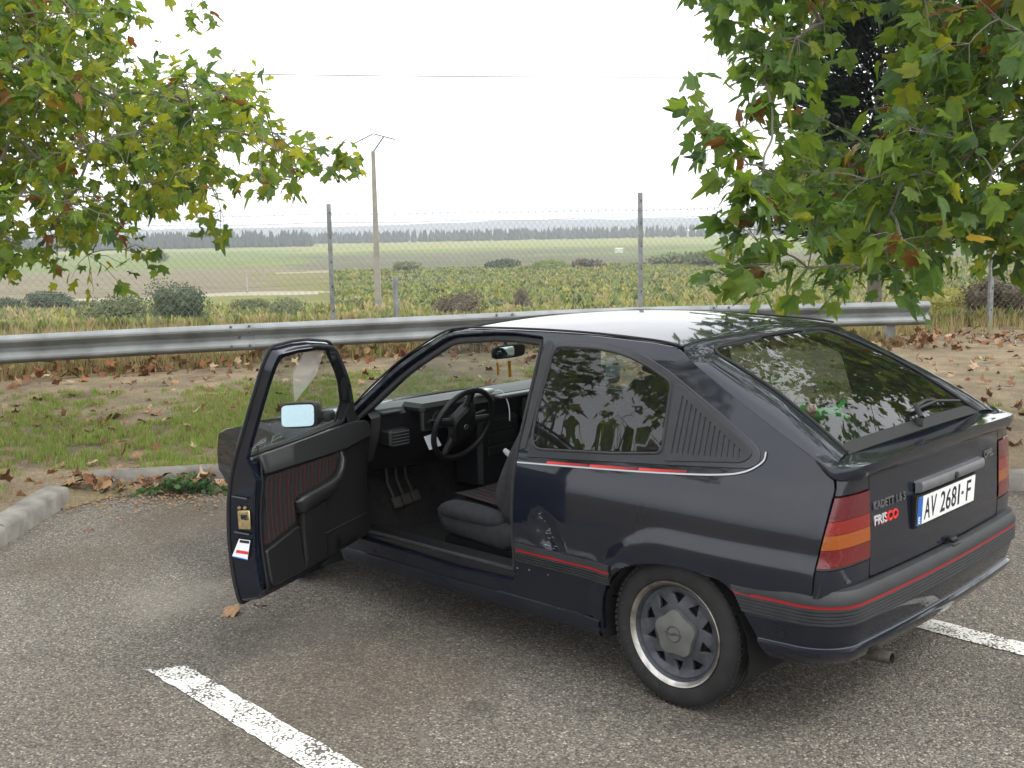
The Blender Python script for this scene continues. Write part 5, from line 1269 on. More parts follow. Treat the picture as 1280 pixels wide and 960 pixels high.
for z in (1.915, 1.1, 2.03):
    m_ = MB(); pts = [fpt(-14 + k * .5, z + .012 * math.sin(k * 1.7)) for k in range(52)]; m_.tube(pts, .003, 3)
    if z > 2:
        for k in range(250):
            p = fpt(-14 + k * .102, z); m_.add([p + Vector((.0, 0, .02)), p + Vector((.012, 0, -.018)), p + Vector((-.012, .006, -.014))], [(0, 1, 2)])
    m_.build('barbed_wire' if z > 2 else 'line_wire', M['wire'], fn_, 0)
# far field fence posts
for k, (px, d_, h) in enumerate(((72, 115, 1.7), (88, 116, 1.6), (312, 138, 2.6), (334, 210, 2.4), (698, 330, 3.6), (731, 420, 3.4), (584, 300, 2.4))):
    la = (px - 640) / FPX * d_; m_ = MB(); c = W(la, d_, gz(la, d_)); m_.box((0, 0, h / 2 - .2), (.16, .16, h), bev=.02); m_.tube([(-.02, 0, h - .3), (-.3, 0, h - .32)], .02, 4); o = m_.build('field_post', pm('grey_post', (.32, .31, .28), rough=.9)); o.location = c
    tag(o, ('slim grey post in the far field, number %s from the left' % ('first second third fourth sixth seventh fifth'.split()[k])), 'post', 'posts out in the fields')
# ================================================================== VEGETATION
G = lambda n, c, t=None, tr=.4: leafm(n, c, t, .45, tr)
LM = [G('leaf_green', (.115, .185, .026), (.28, .40, .04), .48), G('leaf_mid_green', (.070, .130, .026), (.15, .27, .04)), G('leaf_yellow_green', (.21, .245, .026), (.50, .51, .04), .52), G('leaf_deep_green', (.045, .092, .026), (.10, .19, .04)), G('leaf_rust', (.17, .075, .022), (.30, .12, .03)), G('leaf_yellow', (.36, .24, .03), (.5, .34, .04))]
BR = pm('branch_bark', (.13, .115, .09), rough=.9, col2=(.22, .20, .165), vs=6, bump=.3, bs=40)
LOBE = [(0, 1.0), (8, .80), (14, .66), (19, .60), (26, .70), (34, .72), (42, .86), (50, .74), (60, .60), (72, .46), (84, .54), (98, .60), (108, .46), (126, .36), (150, .30), (172, .20)]
def leaf_verts(seed, curl=.25):
    rs = random.Random(seed); vs = [Vector((.36, 0, 0))]; pts = []
    for sg in (1, -1):
        side = [(a, r) for a, r in LOBE]
        if sg < 0: side = side[::-1]
        for a, r in side:
            if sg < 0 and a == 0: continue
            r2 = r * rs.uniform(.92, 1.06); t = R(a) * sg; pts.append((.36 + r2 * .64 * math.cos(t), r2 * .66 * math.sin(t)))
    for x, y in pts:
        vs.append(Vector((x, y, -curl * (x - .2) ** 2 * 1.1 + curl * .55 * abs(y) - curl * 1.3 * y * y + .05 * math.sin(9 * y + seed))))
    n = len(pts); fs = [(0, 1 + i, 1 + (i + 1) % n) for i in range(n)]
    # stalk
    b = len(vs); vs += [Vector((-.28, -.006, -.03)), Vector((-.28, .006, -.03)), Vector((.34, .006, .004)), Vector((.34, -.006, .004))]; fs.append((b, b + 1, b + 2, b + 3))
    return vs, fs
LV = [leaf_verts(s, c) for s, c in ((1, .25), (2, .55), (3, .95), (4, -.35), (5, 1.3), (6, .75))]
LME = {}
def leaf_mesh(v, m, mats, tagn):
    k = (v, m, tagn)
    if k not in LME: LME[k] = mesh('leaf', LV[v][0], LV[v][1], mats[m], 60)
    return LME[k]
def leafmat(pos, outd, size, rs, face=.9):
    nrm = Vector((rs.gauss(0, 1), rs.gauss(0, 1), rs.gauss(0, 1))) * face * .55 + Vector((0, 0, .75)) ; nrm.normalize()
    x = outd + Vector((rs.gauss(0, .5), rs.gauss(0, .5), rs.gauss(-.35, .35))); x = (x - nrm * x.dot(nrm)); x = x.normalized() if x.length > 1e-4 else nrm.orthogonal().normalized()
    y = nrm.cross(x); s = size
    return Matrix(((x.x * s, y.x * s, nrm.x * s, pos.x), (x.y * s, y.y * s, nrm.y * s, pos.y), (x.z * s, y.z * s, nrm.z * s, pos.z), (0, 0, 0, 1)))
def inview(p, mg=0):
    d = p - CAMP; w = d.dot(CF)
    if w < .3: return None
    x, y = 640 + FPX * d.dot(CR) / w, 480 - FPX * d.dot(CU) / w
    return (x, y, w) if -mg < x < 1280 + mg and -mg < y < 960 + mg else None
def tree(name, label, base, trunk, r0, nodes_, wts, lsize, nl, seed, spread=.30, nobj=300, group=None, balls=()):
    rs = random.Random(seed); T = tag(empty(name, base), label, 'tree', group); o0 = Vector(base)
    tp = cr([Vector(p) for p in trunk], 6); n = len(tp)
    mb = MB(); mb.tube([p - o0 for p in tp], [r0 * (1 - .75 * (i / (n - 1)) ** .9) * (1.25 if i == 0 else 1) for i in range(n)], 12); mb.build('trunk', BR, T)
    conn = [(p, None) for p in tp[n // 3:]]; idx = []; ax = tp[n // 2]
    nodes_ = sorted(nodes_, key=lambda q: (q - ax).length); par = []
    P = [c[0] for c in conn]; nt_ = len(P); kids = {}
    for q in nodes_:
        best = min(range(len(P)), key=lambda i: (P[i] - q).length + .15 * (P[i] - ax).length)
        par.append(best); kids.setdefault(best, []).append(len(P)); P.append(q)
    cnt = [1] * len(P)
    for i in range(len(P) - 1, nt_ - 1, -1):
        pi = par[i - nt_]; cnt[pi] += cnt[i]
    mb = MB()
    for i in range(nt_, len(P)):
        a, b = P[par[i - nt_]], P[i]; ra = min(.06, .0026 + .0019 * math.sqrt(cnt[i]) * 1.1); rb = .0024 + .0018 * math.sqrt(cnt[i] - 1) if cnt[i] > 1 else .0026
        L_ = (b - a).length; mid1 = a.lerp(b, .35) + Vector((rs.gauss(0, .03), rs.gauss(0, .03), .06)) * L_; mid2 = a.lerp(b, .7) + Vector((rs.gauss(0, .03), rs.gauss(0, .03), .03)) * L_
        mb.tube([p - o0 for p in cr([a, mid1, mid2, b], 3)], [ra + (rb - ra) * k / 9 for k in range(10)], 5)
    leaves = []
    for i in range(nt_, len(P)):
        c = P[i]; outd = (c - P[par[i - nt_]]); outd = outd.normalized() if outd.length > 1e-4 else Vector((1, 0, 0)); m_ = nl[0] if inview(c, 60) else nl[1]
        tw = max(2, m_ // 4)
        for t in range(tw):
            dv = (outd * .8 + Vector((rs.gauss(0, .7), rs.gauss(0, .7), rs.gauss(-.15, .55)))).normalized(); ln = spread * rs.uniform(.6, 1.35)
            e = c + dv * ln + Vector((0, 0, -.06 * ln)); mb.tube([c - o0, c.lerp(e, .5) + Vector((0, 0, .03)) - o0, e - o0], [.003, .0022, .0015], 4)
            for k in range(4):
                f = (.35, .6, .82, 1.0)[k]; p = c.lerp(e, f) + Vector((rs.gauss(0, .03), rs.gauss(0, .03), rs.gauss(-.01, .03)))
                leaves.append((leafmat(p, (dv + Vector((rs.gauss(0, .6), rs.gauss(0, .6), 0))).normalized(), lsize * rs.uniform(.5, 1.22), rs), rs.randrange(6), rs.choices(range(6), wts)[0], p))
    mb.build('branches', BR, T, 60, 'stuff')
    vis = []
    for k, lf in enumerate(leaves):
        v = inview(lf[3], 0)
        if v: vis.append((v[2] / lf[0].to_scale().x, k))
    vis.sort(); pick = set(k for _, k in vis[:nobj]); vs = []; fs = []; mi = []
    for k, (mt, v, m, p) in enumerate(leaves):
        if k in pick:
            o = ob('leaf', leaf_mesh(v, m, LM, 'p'), T); o.matrix_local = Matrix.Translation(-o0) @ mt
        else:
            b = len(vs); vs += [(mt @ q) - o0 for q in LV[v][0]]; fs += [tuple(i_ + b for i_ in f) for f in LV[v][1]]; mi += [m] * len(LV[v][1])
    ob('crown', mesh('crown', vs, fs, None, 60, LM, mi), T, 'stuff')
    for p in balls:
        nb = min(P[nt_:], key=lambda c_: (c_ - Vector(p)).length); m_ = MB(); q = nb + Vector((rs.gauss(0, .05), rs.gauss(0, .05), -rs.uniform(.16, .24))) - o0; m_.tube([nb - o0, q.lerp(nb - o0, .5) + Vector((.01, 0, 0)), q], .0016, 4); m_.lathe([(0, .014), (.009, .011), (.014, 0), (.009, -.011), (0, -.014)], q, 'z', 8); m_.build('seed_ball', pm('seed_ball', (.12, .085, .05), rough=.95), T)
    return T
def mask_nodes(polys, holes, dep, n, seed, mind):
    rs = random.Random(seed); out = []; px_ = []
    x0 = min(p[0] for pl in polys for p in pl); x1 = max(p[0] for pl in polys for p in pl); y0 = min(p[1] for pl in polys for p in pl); y1 = max(p[1] for pl in polys for p in pl); tries = 0
    while len(out) < n and tries < n * 60:
        tries += 1; q = (rs.uniform(x0, x1), rs.uniform(y0, y1))
        if not any(inpoly(q, pl) for pl in polys) or any(inpoly(q, h) for h in holes): continue
        d_ = rs.uniform(*dep); p = at(q[0], q[1], d_)
        if any((p - o).length < mind for o in out): continue
        out.append(p)
    return out
def crown_nodes(c, rr, n, seed, mind, zmin):
    rs = random.Random(seed); out = []; c = Vector(c); tries = 0
    while len(out) < n and tries < n * 60:
        tries += 1; v = Vector((rs.gauss(0, 1), rs.gauss(0, 1), rs.gauss(0, 1))).normalized() * rs.uniform(.45, 1) ** .5
        p = c + Vector((v.x * rr[0], v.y * rr[1], v.z * rr[2]))
        if p.z < zmin or inview(p, 40): continue
        if any((p - o).length < mind for o in out): continue
        out.append(p)
    return out
# left plane tree, its boughs reaching in from beyond the frame
lb = (-5.75, 9.3); b0 = W(*lb, gz(*lb))
polyL = [[(-120, -60), (90, -60), (150, -20), (150, 30), (118, 55), (140, 108), (205, 100), (250, 95), (300, 105), (350, 152), (385, 178), (360, 196), (322, 205), (280, 215), (245, 235), (200, 230), (150, 245), (130, 285), (100, 305), (40, 310), (-120, 330)], [(205, -60), (262, -60), (258, 2), (225, 8)]]
holesL = [[(88, 195), (140, 210), (120, 245), (85, 232)], [(-20, 248), (45, 250), (50, 285), (0, 290)], [(125, 225), (165, 235), (150, 262), (118, 252)], [(60, 20), (95, 20), (85, 60)]]
nl_ = mask_nodes(polyL, holesL, (7.4, 10.6), 330, 21, .13) + mask_nodes([[(-120, -60), (80, -60), (130, 60), (200, 110), (230, 180), (180, 235), (120, 270), (-120, 300)]], holesL, (7.6, 10.6), 90, 28, .14) + [at(x, y, d_) for x, y, d_ in ((392, 188, 8.6), (408, 194, 8.6), (382, 208, 8.5), (365, 186, 8.6), (340, 165, 8.6), (276, 262, 8.4), (155, 312, 8.2), (110, 318, 8.2))] + crown_nodes(W(-6.3, 9.2, 5.3), (2.9, 2.9, 2.5), 120, 5, .5, 2.6)
tree('plane_tree', 'yellowing plane tree whose boughs reach in at the left over the barrier', b0, [b0 - Vector((0, 0, .3)), b0 + Vector((.03, 0, 1.2)), b0 + Vector((-.05, .05, 2.4)), b0 + Vector((0, .1, 4)), b0 + Vector((.1, 0, 6))], .19, nl_, (46, 16, 27, 4, 3.2, .6), .124, (17, 16), 31, .235,
     balls=[at(219, 44, 8.2), at(230, 22, 8.2), at(268, 54, 8.2), at(304, 102, 8.4), at(365, 155, 8.5), at(372, 165, 8.5), at(439, 206, 8.6), at(297, 215, 8.3)])
# right plane tree beside the car
rb_ = (5.0, 9.0); b1 = W(*rb_, gz(*rb_))
polyR = [[(905, -60), (1058, -60), (1056, 40), (1010, 85), (978, 95), (965, 70), (930, 35), (915, 20)], [(1135, -60), (1400, -60), (1400, 330), (1240, 285), (1175, 300), (1130, 316), (1080, 326), (1045, 308), (1010, 295), (990, 280), (985, 255), (985, 205), (995, 175), (1030, 170), (1060, 185), (1120, 165), (1165, 90), (1140, 30)]]
holesR = [[(1038, 226), (1078, 228), (1074, 256), (1042, 250)], [(935, 265), (975, 268), (978, 300), (940, 300)]]
nr_ = mask_nodes(polyR, holesR, (6.3, 8.8), 260, 22, .15) + [at(x, y, d_) for x, y, d_ in ((888, 150, 6.3), (902, 172, 6.2), (918, 196, 6.2), (935, 205, 6.3), (955, 212, 6.4), (945, 235, 6.3), (965, 160, 6.5), (965, 290, 6.4), (950, 305, 6.3), (965, 330, 6.3), (985, 318, 6.4), (1010, 335, 6.5), (1075, 335, 6.4), (1110, 330, 6.6), (955, 100, 6.6), (962, 60, 6.6), (1030, 150, 6.8))] + crown_nodes(W(4.7, 8.6, 5.4), (3.4, 3.4, 2.7), 220, 6, .42, 2.7) + crown_nodes(W(2.6, 8.0, 5.3), (2.4, 2.2, 1.7), 120, 8, .38, 3.0)
tree('plane_tree', 'deep green plane tree whose big leaves hang low at the right behind the car', b1, [b1 - Vector((0, 0, .3)), b1 + Vector((.03, 0, 1.2)), b1 + Vector((-.1, .05, 2.3)), b1 + Vector((0, .1, 4)), b1 + Vector((.1, 0, 6.2))], .21, nr_, (46, 38, 6, 8, 2.0, .5), .156, (18, 20), 33, .25,
     balls=[at(1048, 275, 6.6), at(906, 274, 6.3)])
# a third one stands left of the bays, seen in the side glass
lb3 = (-11.0, 5.2); b2 = W(*lb3, gz(*lb3))
tree('plane_tree', 'spreading plane tree left of the bays, mirrored in the side window', b2, [b2 - Vector((0, 0, .3)), b2 + Vector((.05, 0, 1.3)), b2 + Vector((-.1, .1, 2.6)), b2 + Vector((0, .1, 4.2)), b2 + Vector((.1, 0, 6))], .2, crown_nodes(W(-11.0, 5.2, 5.6), (3.8, 3.8, 2.6), 300, 7, .45, 2.9), (34, 26, 20, 14, 5, 1), .19, (12, 20), 34, .36)
# dark conifer behind
cb = (5.6, 17.6); cbase = W(*cb, gz(*cb)); rs = random.Random(17)
cf = tag(empty('conifer', cbase), 'dark conifer behind the right plane tree', 'tree')
m_ = MB(); m_.tube([(0, 0, -.2), (0, 0, 5.2)], [.13, .02], 8); m_.build('trunk', BR, cf)
vs = []; fs = []
for k in range(20000):
    z = 1.2 + 4.1 * rs.random() ** .9; rmax = 1.2 * sm(5.5, 3.9, z) * sm(.5, 1.8, z) + .1; a = rs.random() * 6.283; r_ = rmax * math.sqrt(rs.random()) * (1 + .30 * math.sin(3 * a + z * 3.1) + .35 * mnoise.noise(Vector((math.cos(a) * 1.6, math.sin(a) * 1.6, z * 2.2)))); p = Vector((r_ * math.cos(a), r_ * math.sin(a), z))
    d_ = Vector((math.cos(a), math.sin(a), rs.uniform(-.3, .8))).normalized(); s_ = d_.cross(Vector((rs.gauss(0, 1), rs.gauss(0, 1), rs.gauss(0, 1)))).normalized() * .028; l = rs.uniform(.12, .28)
    b = len(vs); vs += [p - s_, p + s_, p + d_ * l]; fs.append((b, b + 1, b + 2))
ob('crown', mesh('crown', vs, fs, leafm('dark_needles', (.018, .028, .020), tr=.1), 0), cf, 'stuff')
# ---- shrubs beyond the fence
SM = {'dark': leafm('shrub_dark', (.055, .080, .032), tr=.2), 'olive': leafm('shrub_olive', (.10, .12, .045), tr=.2), 'pale': leafm('shrub_pale', (.14, .16, .07), tr=.2), 'brown': leafm('shrub_brown', (.10, .080, .045), tr=.2), 'yellow': leafm('shrub_yellow', (.26, .245, .05), tr=.3), 'green': leafm('shrub_green', (.15, .195, .04), tr=.3)}
def bush(px, d_, w_, h, mt, label, n=420, seed=1, ls=.09):
    rs = random.Random(seed); la = (px - 640) / FPX * d_; c = W(la, d_, gz(la, d_)); B = tag(empty('shrub', c), label, 'shrub', 'shrubs on the slope beyond the fence')
    lob = [(rs.uniform(-.32, .32) * w_, rs.uniform(-.3, .3) * w_, rs.uniform(.35, .7) * h, rs.uniform(.25, .42)) for _ in range(6)]
    vs = []; fs = []; L = w_ * ls * 1.4
    for (lx, ly, lz, lr) in lob:       # leafy core that closes the middle
        b = len(vs); nu, nv = 8, 5
        for i in range(nv + 1):
            for j in range(nu):
                th = math.pi * i / nv; ph = 2 * math.pi * j / nu; k_ = .56 * rs.uniform(.7, 1.2); vs.append(Vector((lx + lr * w_ * k_ * math.sin(th) * math.cos(ph), ly + lr * w_ * k_ * math.sin(th) * math.sin(ph), max(.02, lz + lr * h * k_ * math.cos(th)))))
        for i in range(nv):
            for j in range(nu): fs.append((b + i * nu + j, b + i * nu + (j + 1) % nu, b + (i + 1) * nu + (j + 1) % nu, b + (i + 1) * nu + j))
    for k in range(n):
        lx, ly, lz, lr = rs.choice(lob); v = Vector((rs.gauss(0, 1), rs.gauss(0, 1), rs.gauss(0, 1))).normalized() * rs.uniform(.5, 1.05)
        p = Vector((lx + v.x * lr * w_, ly + v.y * lr * w_, max(.02 * h, lz + v.z * lr * h * 1.05))); d2 = Vector((rs.gauss(0, 1), rs.gauss(0, 1), rs.gauss(.5, 1))).normalized(); s_ = d2.orthogonal().normalized() * L * .3
        b = len(vs); e = p + d2 * L * rs.uniform(.6, 1.2); vs += [p, p + d2 * L * .5 + s_, e, p + d2 * L * .5 - s_]; fs.append((b, b + 1, b + 2, b + 3))
    ob('foliage', mesh('foliage', vs, fs, SM[mt], 0), B, 'stuff')
    m_ = MB()
    for k in range(4): m_.tube([(0, 0, -.1), (rs.uniform(-.12, .12) * w_, rs.uniform(-.1, .1) * w_, h * .35), (rs.uniform(-.25, .25) * w_, rs.uniform(-.2, .2) * w_, h * .65)], [.02 * w_, .014 * w_, .006 * w_], 5)
    m_.build('stems', BR, B)
BU = [(232, 60, 3.3, 3.7, 'dark', 'tall dark green shrub left of the pole beyond the barrier'), (152, 52, 3.8, 2.7, 'olive', 'round olive green shrub just left of the tall dark one'), (60, 105, 5.5, 2.2, 'dark', 'low dark shrub at the left edge under the plane boughs'), (10, 100, 4.5, 2.0, 'dark', 'dark shrub cut by the left edge of the view'), (365, 72, 3.4, 2.1, 'pale', 'pale green shrub left of the power pole'), (320, 80, 3.4, 1.8, 'olive', 'low olive shrub between the tall dark one and the pole'),
      (575, 66, 3.0, 2.4, 'brown', 'brownish bare shrub right of the power pole'), (655, 78, 1.6, 2.6, 'brown', 'thin brown weed clump near the middle of the field'), (440, 90, 3.0, 1.3, 'olive', 'shrub directly behind the left tall fence post'), (520, 230, 8, 2.4, 'pale', 'wide pale shrub right of the pole, far out'), (630, 235, 8, 2.6, 'dark', 'far dark shrub at the middle of the plain'),
      (690, 225, 8, 2.2, 'green', 'bright green far shrub near the middle'), (735, 232, 8, 2.2, 'brown', 'far brown thicket left of the tall right post'), (838, 236, 9, 3, 'pale', 'far pale shrub right of the tall right post'), (880, 225, 12, 3.6, 'olive', 'wide olive thicket at the right part of the plain'), (945, 215, 9, 4.2, 'pale', 'tall pale thicket beside the right plane leaves'),
      (1255, 18.6, 1.05, .95, 'brown', 'twiggy brown shrub at the right edge below the leaves'), (1205, 20.5, 1.5, .8, 'yellow', 'yellow-green shrub right of the barrier end'), (1160, 21.5, 1.2, .7, 'yellow', 'low yellow shrub behind the end of the barrier'), (205, 380, 8, 5, 'olive', 'single round tree far out in the left field'), (25, 46, 1.6, .7, 'olive', 'small olive shrub low at the left edge')]
for k, (px, d_, w_, h, mt, lb) in enumerate(BU): bush(px, d_, w_ * (.82 if d_ > 30 else 1), h * (.76 if d_ > 30 else 1), mt, lb, 4200 if d_ < 110 else 900, 50 + k, .034 if d_ < 110 else .075)
# ---- vines and weeds on the slope: one mass of small leafy tufts
def tufts(name, n, fpos, mats, wts, seed, label, hmin, hmax, wid):
    rs = random.Random(seed); vs = []; fs = []; mi = []
    for k in range(n):
        q = fpos(rs)
        if q is None: continue
        la, d_, sc = q; c = W(la, d_, gz(la, d_)); m = rs.choices(range(len(mats)), wts)[0]; h = rs.uniform(hmin, hmax) * sc
        for j in range(5):
            a = rs.random() * 6.283; d2 = Vector((math.cos(a) * wid * sc, math.sin(a) * wid * sc, h * rs.uniform(.5, 1))); s_ = Vector((-math.sin(a), math.cos(a), 0)) * wid * sc * .45; b = len(vs)
            vs += [c + Vector((rs.gauss(0, .2), rs.gauss(0, .2), 0)) * wid * sc, c + d2 * .55 + s_, c + d2, c + d2 * .55 - s_]; fs.append((b, b + 1, b + 2, b + 3)); mi.append(m)
    o = ob(name, mesh(name, vs, fs, None, 0, mats, mi), None, 'stuff'); o['label'] = label
VM = [SM['green'], SM['yellow'], SM['olive'], leafm('dry_straw', (.34, .27, .13), (.5, .4, .2), .8, .3)]
def vpos(rs):
    d_ = rs.uniform(88, 245); row = round(d_ / 2.8) * 2.8; px = rs.uniform(420, 1320); return ((px - 640) / FPX * row, row + rs.gauss(0, .3), .9 + .2 * rs.random())
tufts('vineyard', 15000, vpos, VM, (46, 26, 22, 6), 3, 'yellow-green rows of low vines on the plain', .5, 1.0, .52)
def vpos2(rs):
    d_ = rs.uniform(80, 116); px = rs.uniform(-40, 150); la = (px - 640) / FPX * d_; la = round(la / 2.6) * 2.6; return (la + rs.gauss(0, .15), d_, .8)
tufts('young_vines', 900, vpos2, [SM['olive'], SM['pale']], (50, 50), 4, 'thin rows of young vines on pale ground at the left', .4, .8, .4)
def wpos(rs):
    d_ = 18 + 76 * rs.random() ** 1.9; px = rs.uniform(-40, 1330); la = (px - 640) / FPX * d_; 
    if nz(la, d_, .12, 6) < -.12: return None
    return (la, d_, .30 + d_ / 52)
tufts('slope_weeds', 26000, wpos, VM, (30, 30, 16, 24), 5, 'tangle of green and yellow weeds on the slope below the fence', .25, .6, .22)
# ---- grass
def blades(name, n, fpos, mats, fm, seed, hr, wr, label, lean=.5):
    rs = random.Random(seed); vs = []; fs = []; mi = []; k = 0; tr = 0
    while k < n and tr < n * 6:
        tr += 1; q = fpos(rs)
        if q is None: continue
        la, d_, hs = q; c = W(la, d_, gz(la, d_) - .005); m = fm(rs, la, d_); k += 1
        for j in range(3):
            a = rs.random() * 6.283; h = rs.uniform(*hr) * hs; w_ = rs.uniform(*wr); ln = Vector((math.cos(a), math.sin(a), 0)) * h * lean * rs.random(); s_ = Vector((-math.sin(a + .5), math.cos(a + .5), 0)) * w_; p = c + Vector((rs.gauss(0, .012), rs.gauss(0, .012), 0)); b = len(vs)
            vs += [p - s_, p + s_, p + ln * .35 + s_ * .7 + Vector((0, 0, h * .6)), p + ln * .35 - s_ * .7 + Vector((0, 0, h * .6)), p + ln + Vector((0, 0, h))]; fs += [(b, b + 1, b + 2, b + 3), (b + 3, b + 2, b + 4)]; mi += [m, m]
    o = ob(name, mesh(name, vs, fs, None, 0, mats, mi), None, 'stuff'); o['label'] = label
GM = [leafm('grass_green', (.14, .25, .035), (.26, .44, .045), .6, .35), leafm('grass_light', (.23, .30, .07), (.37, .46, .085), .6, .35), leafm('grass_straw', (.33, .27, .13), (.42, .34, .16), .8, .3), leafm('grass_tan', (.24, .17, .075), (.3, .22, .1), .8, .2)]
def gpos(rs):
    la = rs.uniform(-7.5, 6.5); d_ = rs.uniform(8.2, 13.5); rd = rail_dep(la) - d_
    left = sm(.5, -1.5, la); g = nz(la, d_, .75, 1) * .45 + nz(la, d_, 2.6, 2) * .40 + nz(la, d_, 7, 3) * .42
    lim = .05 - .30 * left * sm(1.6, 3.2, rd) + .42 * (1 - sm(.7, 1.9, rd)) + .10 * (1 - left)
    if rs.random() > sm(lim, lim + .22, g): return None
    return (la, d_, .6 + .5 * rs.random() + .3 * left * sm(2.5, 4, rd))
blades('verge_grass', 34000, gpos, GM, lambda rs, la, d_: rs.choices(range(4), (34, 32, 24, 10) if la < .5 else (18, 24, 34, 24))[0], 8, (.022, .062), (.0022, .0042), 'patchy short green grass on the verge')
def g2(rs):
    la = rs.uniform(-9, -3.25); d_ = rs.uniform(2.5, 8.2)
    if la > -3.3 or nz(la, d_, .9, 4) < .12: return None
    return (la, d_, .8)
blades('bank_grass', 2500, g2, GM, lambda rs, la, d_: rs.choices(range(4), (20, 20, 35, 25))[0], 12, (.03, .07), (.002, .004), 'thin dry grass beside the left kerb')
def dpos(rs):
    la = rs.uniform(-9, 11); rd = rs.uniform(-.15, 6.5) if rs.random() < .7 else rs.uniform(-.2, .9); d_ = rail_dep(la) + rd
    if nz(la, d_, .5, 9) + rs.random() * .5 < -.05: return None
    if la > 5.2 and d_ < 16: return None
    return (la, d_, .30 + (.50 if la < -1 else .38) * rs.random() ** 1.4 * sm(-.5, .9, rd) * (1 - .35 * sm(3, 6, rd)))
blades('dry_tall_grass', 17000, dpos, [GM[2], GM[3], GM[1], leafm('seed_heads', (.42, .33, .18), tr=.3)], lambda rs, la, d_: rs.choices(range(4), (46, 24, 16, 14))[0], 9, (.30, .62), (.003, .006), 'tall dry straw-coloured grass behind the crash barrier', .6)
# ---- fallen leaves
FL = [pm('fallen_brown', (.15, .068, .032), rough=.8, var=.3, vs=10), pm('fallen_tan', (.28, .165, .082), rough=.8, var=.25, vs=10), pm('fallen_rust', (.20, .082, .032), rough=.8, var=.3, vs=10), pm('fallen_pale', (.40, .29, .18), rough=.8, var=.2, vs=10)]
CV = [leaf_verts(s, c) for s, c in ((11, .9), (12, 1.3), (13, .6), (14, -1.0))]
CM = {}
def fm_(v, m):
    if (v, m) not in CM: CM[(v, m)] = mesh('fallen_leaf', CV[v][0], CV[v][1], FL[m], 60)
    return CM[(v, m)]
def fmat(p, s, rs, tilt=.35):
    e = Matrix.Rotation(rs.random() * 6.283, 4, 'Z') @ Matrix.Rotation(rs.gauss(0, tilt), 4, 'X') @ Matrix.Rotation(rs.gauss(0, tilt), 4, 'Y'); return Matrix.Translation(p) @ e @ Matrix.Scale(s, 4)
rs = random.Random(77); vs = []; fs = []; mi = []
def litter(la, d_, z, s, tilt=.5, wts=(30, 30, 28, 12)):
    v = rs.randrange(4); m = rs.choices(range(4), wts)[0]; mt = fmat(W(la, d_, z), s, rs, tilt); b = len(vs)
    vs.extend(mt @ q for q in CV[v][0]); fs.extend(tuple(i + b for i in f) for f in CV[v][1]); mi.extend([m] * len(CV[v][1]))
for k in range(2700):
    la = rs.uniform(-9.5, 9.5); rd = rs.gauss(-.05, .42) - .15; d_ = rail_dep(la) - rd
    if la > 5.6: d_ += rs.uniform(-.6, .8)
    dens = .35 + .65 * sm(-.25, .3, nz(la, d_, .45, 5))
    if rs.random() > dens: continue
    litter(la, d_, gz(la, d_) + .02 + .11 * rs.random() * math.exp(-(rd / .4) ** 2), rs.uniform(.07, .145), .7)
for k in range(800):
    la = rs.uniform(-8, 7); d_ = rs.uniform(8.4, 13.5); litter(la, d_, gz(la, d_) + .03, rs.uniform(.05, .12), .4)
for k in range(170):        # drift in the corner of the kerbs
    la = rs.uniform(-3.0, -1.2); d_ = 7.98 + .10 * (la + 3) + rs.gauss(-.02, .09); litter(la, d_, .02 + .08 * rs.random() * (1 - abs(la + 2.4) / 1.6), rs.uniform(.06, .13), .7, (20, 44, 14, 22))
for k in range(60):
    litter(rs.gauss(-3.0, .12), rs.gauss(8.02, .12), .10 * rs.random() + .03, rs.uniform(.05, .11), .5, (24, 44, 14, 18))
for k in range(260):
    la = rs.uniform(-6, -3.3); d_ = rs.uniform(3.5, 8.6); litter(la, d_, gz(la, d_) + .02, rs.uniform(.05, .12), .4)
o = ob('leaf_litter', mesh('leaf_litter', vs, fs, None, 60, FL, mi), None, 'stuff'); o['label'] = 'drift of brown fallen plane leaves along the barrier and kerb'
# chaff and crumbs near the kerb
vs = []; fs = []
for k in range(2600):
    t = rs.random(); la = rs.uniform(-3.1, 1.5); d_ = 7.95 + .04 * la - abs(rs.gauss(0, .28)) - (.1 if la > -1 else 0); s_ = rs.uniform(.006, .022); a = rs.random() * 6.283; c = W(la, d_, .006); b = len(vs)
    if la < -3.0: continue
    vs += [c + Vector((math.cos(a + q * 2.1) * s_ * (1 if q else .5), math.sin(a + q * 2.1) * s_ * .6, .004 * q)) for q in range(3)]; fs.append((b, b + 1, b + 2))
o = ob('leaf_crumbs', mesh('leaf_crumbs', vs, fs, FL[1], 0), None, 'stuff'); o['label'] = 'crumbled leaf chaff along the foot of the kerb'
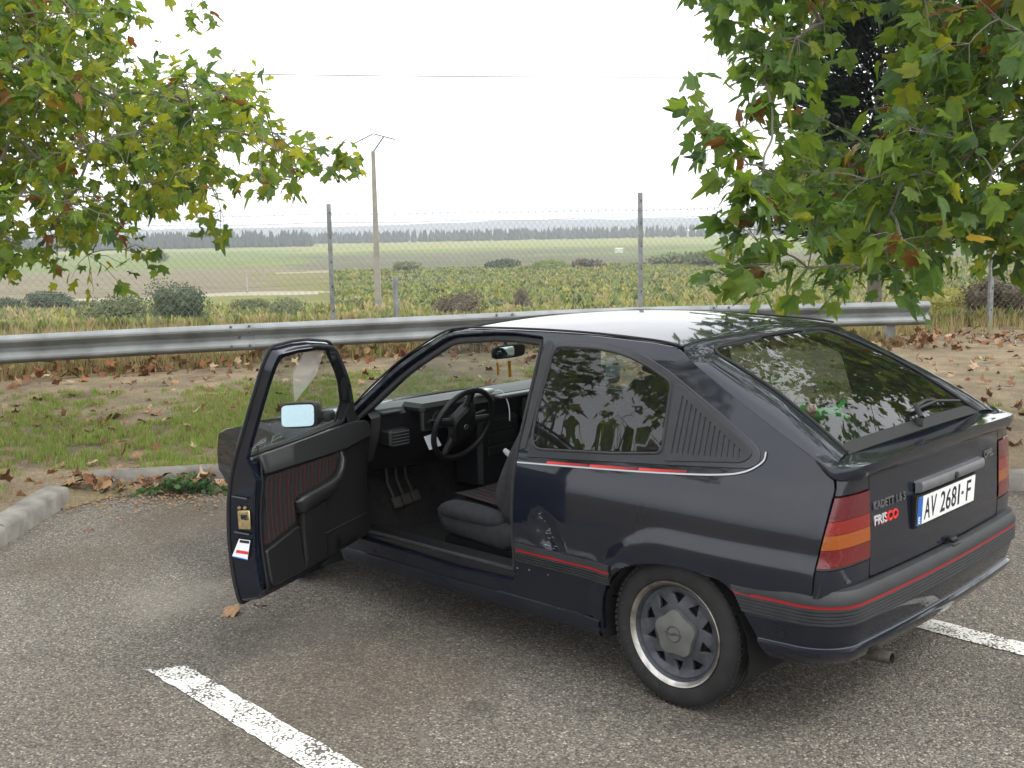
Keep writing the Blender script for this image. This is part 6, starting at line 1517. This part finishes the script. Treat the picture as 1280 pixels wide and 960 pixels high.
# single leaves one can point at
def single(px, py, s, m, v, lab):
    d = (CF + CR * ((px - 640) / FPX) + CU * ((480 - py) / FPX)); z = 0.012; p = CAMP + d * ((z - CAMP.z) / d.z); la, de = LD(p.x, p.y)
    if de > 8.1 or la < -3.2:
        for _ in range(5): z = gz(la, de) + .03; p = CAMP + d * ((z - CAMP.z) / d.z); la, de = LD(p.x, p.y)
    o = ob('fallen_leaf', fm_(v, m)); o.matrix_world = fmat(p, s, rs, .22); tag(o, lab, 'leaf', 'single fallen leaves')
for a in ((307, 764, .15, 1, 2, 'curled tan leaf on the asphalt under the corner of the open door'), (322, 757, .11, 0, 0, 'small dark brown leaf beside the tan one under the door corner'), (112, 660, .10, 0, 1, 'twiggy dark leaf on the asphalt near the kerb gap'), (140, 522, .16, 0, 0, 'dark brown leaf on the grass near the left edge'), (188, 516, .13, 2, 3, 'rusty leaf on the grass under the barrier at the left'), (66, 520, .14, 0, 1, 'brown leaf on the bare strip at the far left'), (130, 536, .17, 2, 0, 'large rusty leaf in the middle of the left grass'), (120, 545, .15, 1, 2, 'tan leaf beside the large rusty one on the grass'), (168, 527, .12, 3, 1, 'pale curled leaf on the left grass'), (50, 516, .12, 1, 0, 'tan leaf on bare earth at the left edge'), (232, 585, .12, 0, 2, 'brown leaf on the grass just behind the kerb'), (142, 572, .13, 0, 3, 'lone dark leaf in the thick green grass')): single(*a)
# weed growing at the kerb
wl_ = tag(empty('kerb_weed', W(-2.32, 7.86, .0)), 'dark green leafy weed growing at the foot of the kerb', 'weed'); WMt = [leafm('weed_green', (.035, .095, .03), tr=.3), leafm('weed_light', (.06, .13, .035), tr=.3)]
vs = []; fs = []; mi = []; m_ = MB()
for k in range(150):
    la = rs.gauss(0, .20); dd = rs.gauss(0, .055); h = .10 * math.exp(-(la / .22) ** 2) * rs.uniform(.3, 1.2) + .015; p = RX * la + FX * dd + Vector((0, 0, h)); mt = fmat(p, rs.uniform(.035, .075), rs, .6); b = len(vs); v = rs.randrange(4)
    vs += [mt @ q for q in LV[v][0]]; fs += [tuple(i + b for i in f) for f in LV[v][1]]; mi += [rs.randrange(2)] * len(LV[v][1])
    if k % 4 == 0: m_.tube([RX * la * .5, p], .002, 4)
ob('foliage', mesh('foliage', vs, fs, None, 60, WMt, mi), wl_, 'stuff'); m_.build('stems', WMt[0], wl_)
# ---- haze over the plain
hz = bpy.data.materials.new('haze_air'); hz.use_nodes = True; t = hz.node_tree; t.nodes.clear(); o_ = t.nodes.new('ShaderNodeOutputMaterial'); pv = t.nodes.new('ShaderNodeVolumePrincipled')
pv.inputs['Color'].default_value = (.93, .965, 1.0, 1); pv.inputs['Density'].default_value = .0004; pv.inputs['Anisotropy'].default_value = 0.3; t.links.new(pv.outputs[0], o_.inputs['Volume'])
m_ = MB(); m_.box(tuple(W(0, 0, 16)), (8400, 8400, 68)); h_ = m_.build('haze', hz, None, 0, 'stuff'); h_['label'] = 'thin pale haze over the plain'
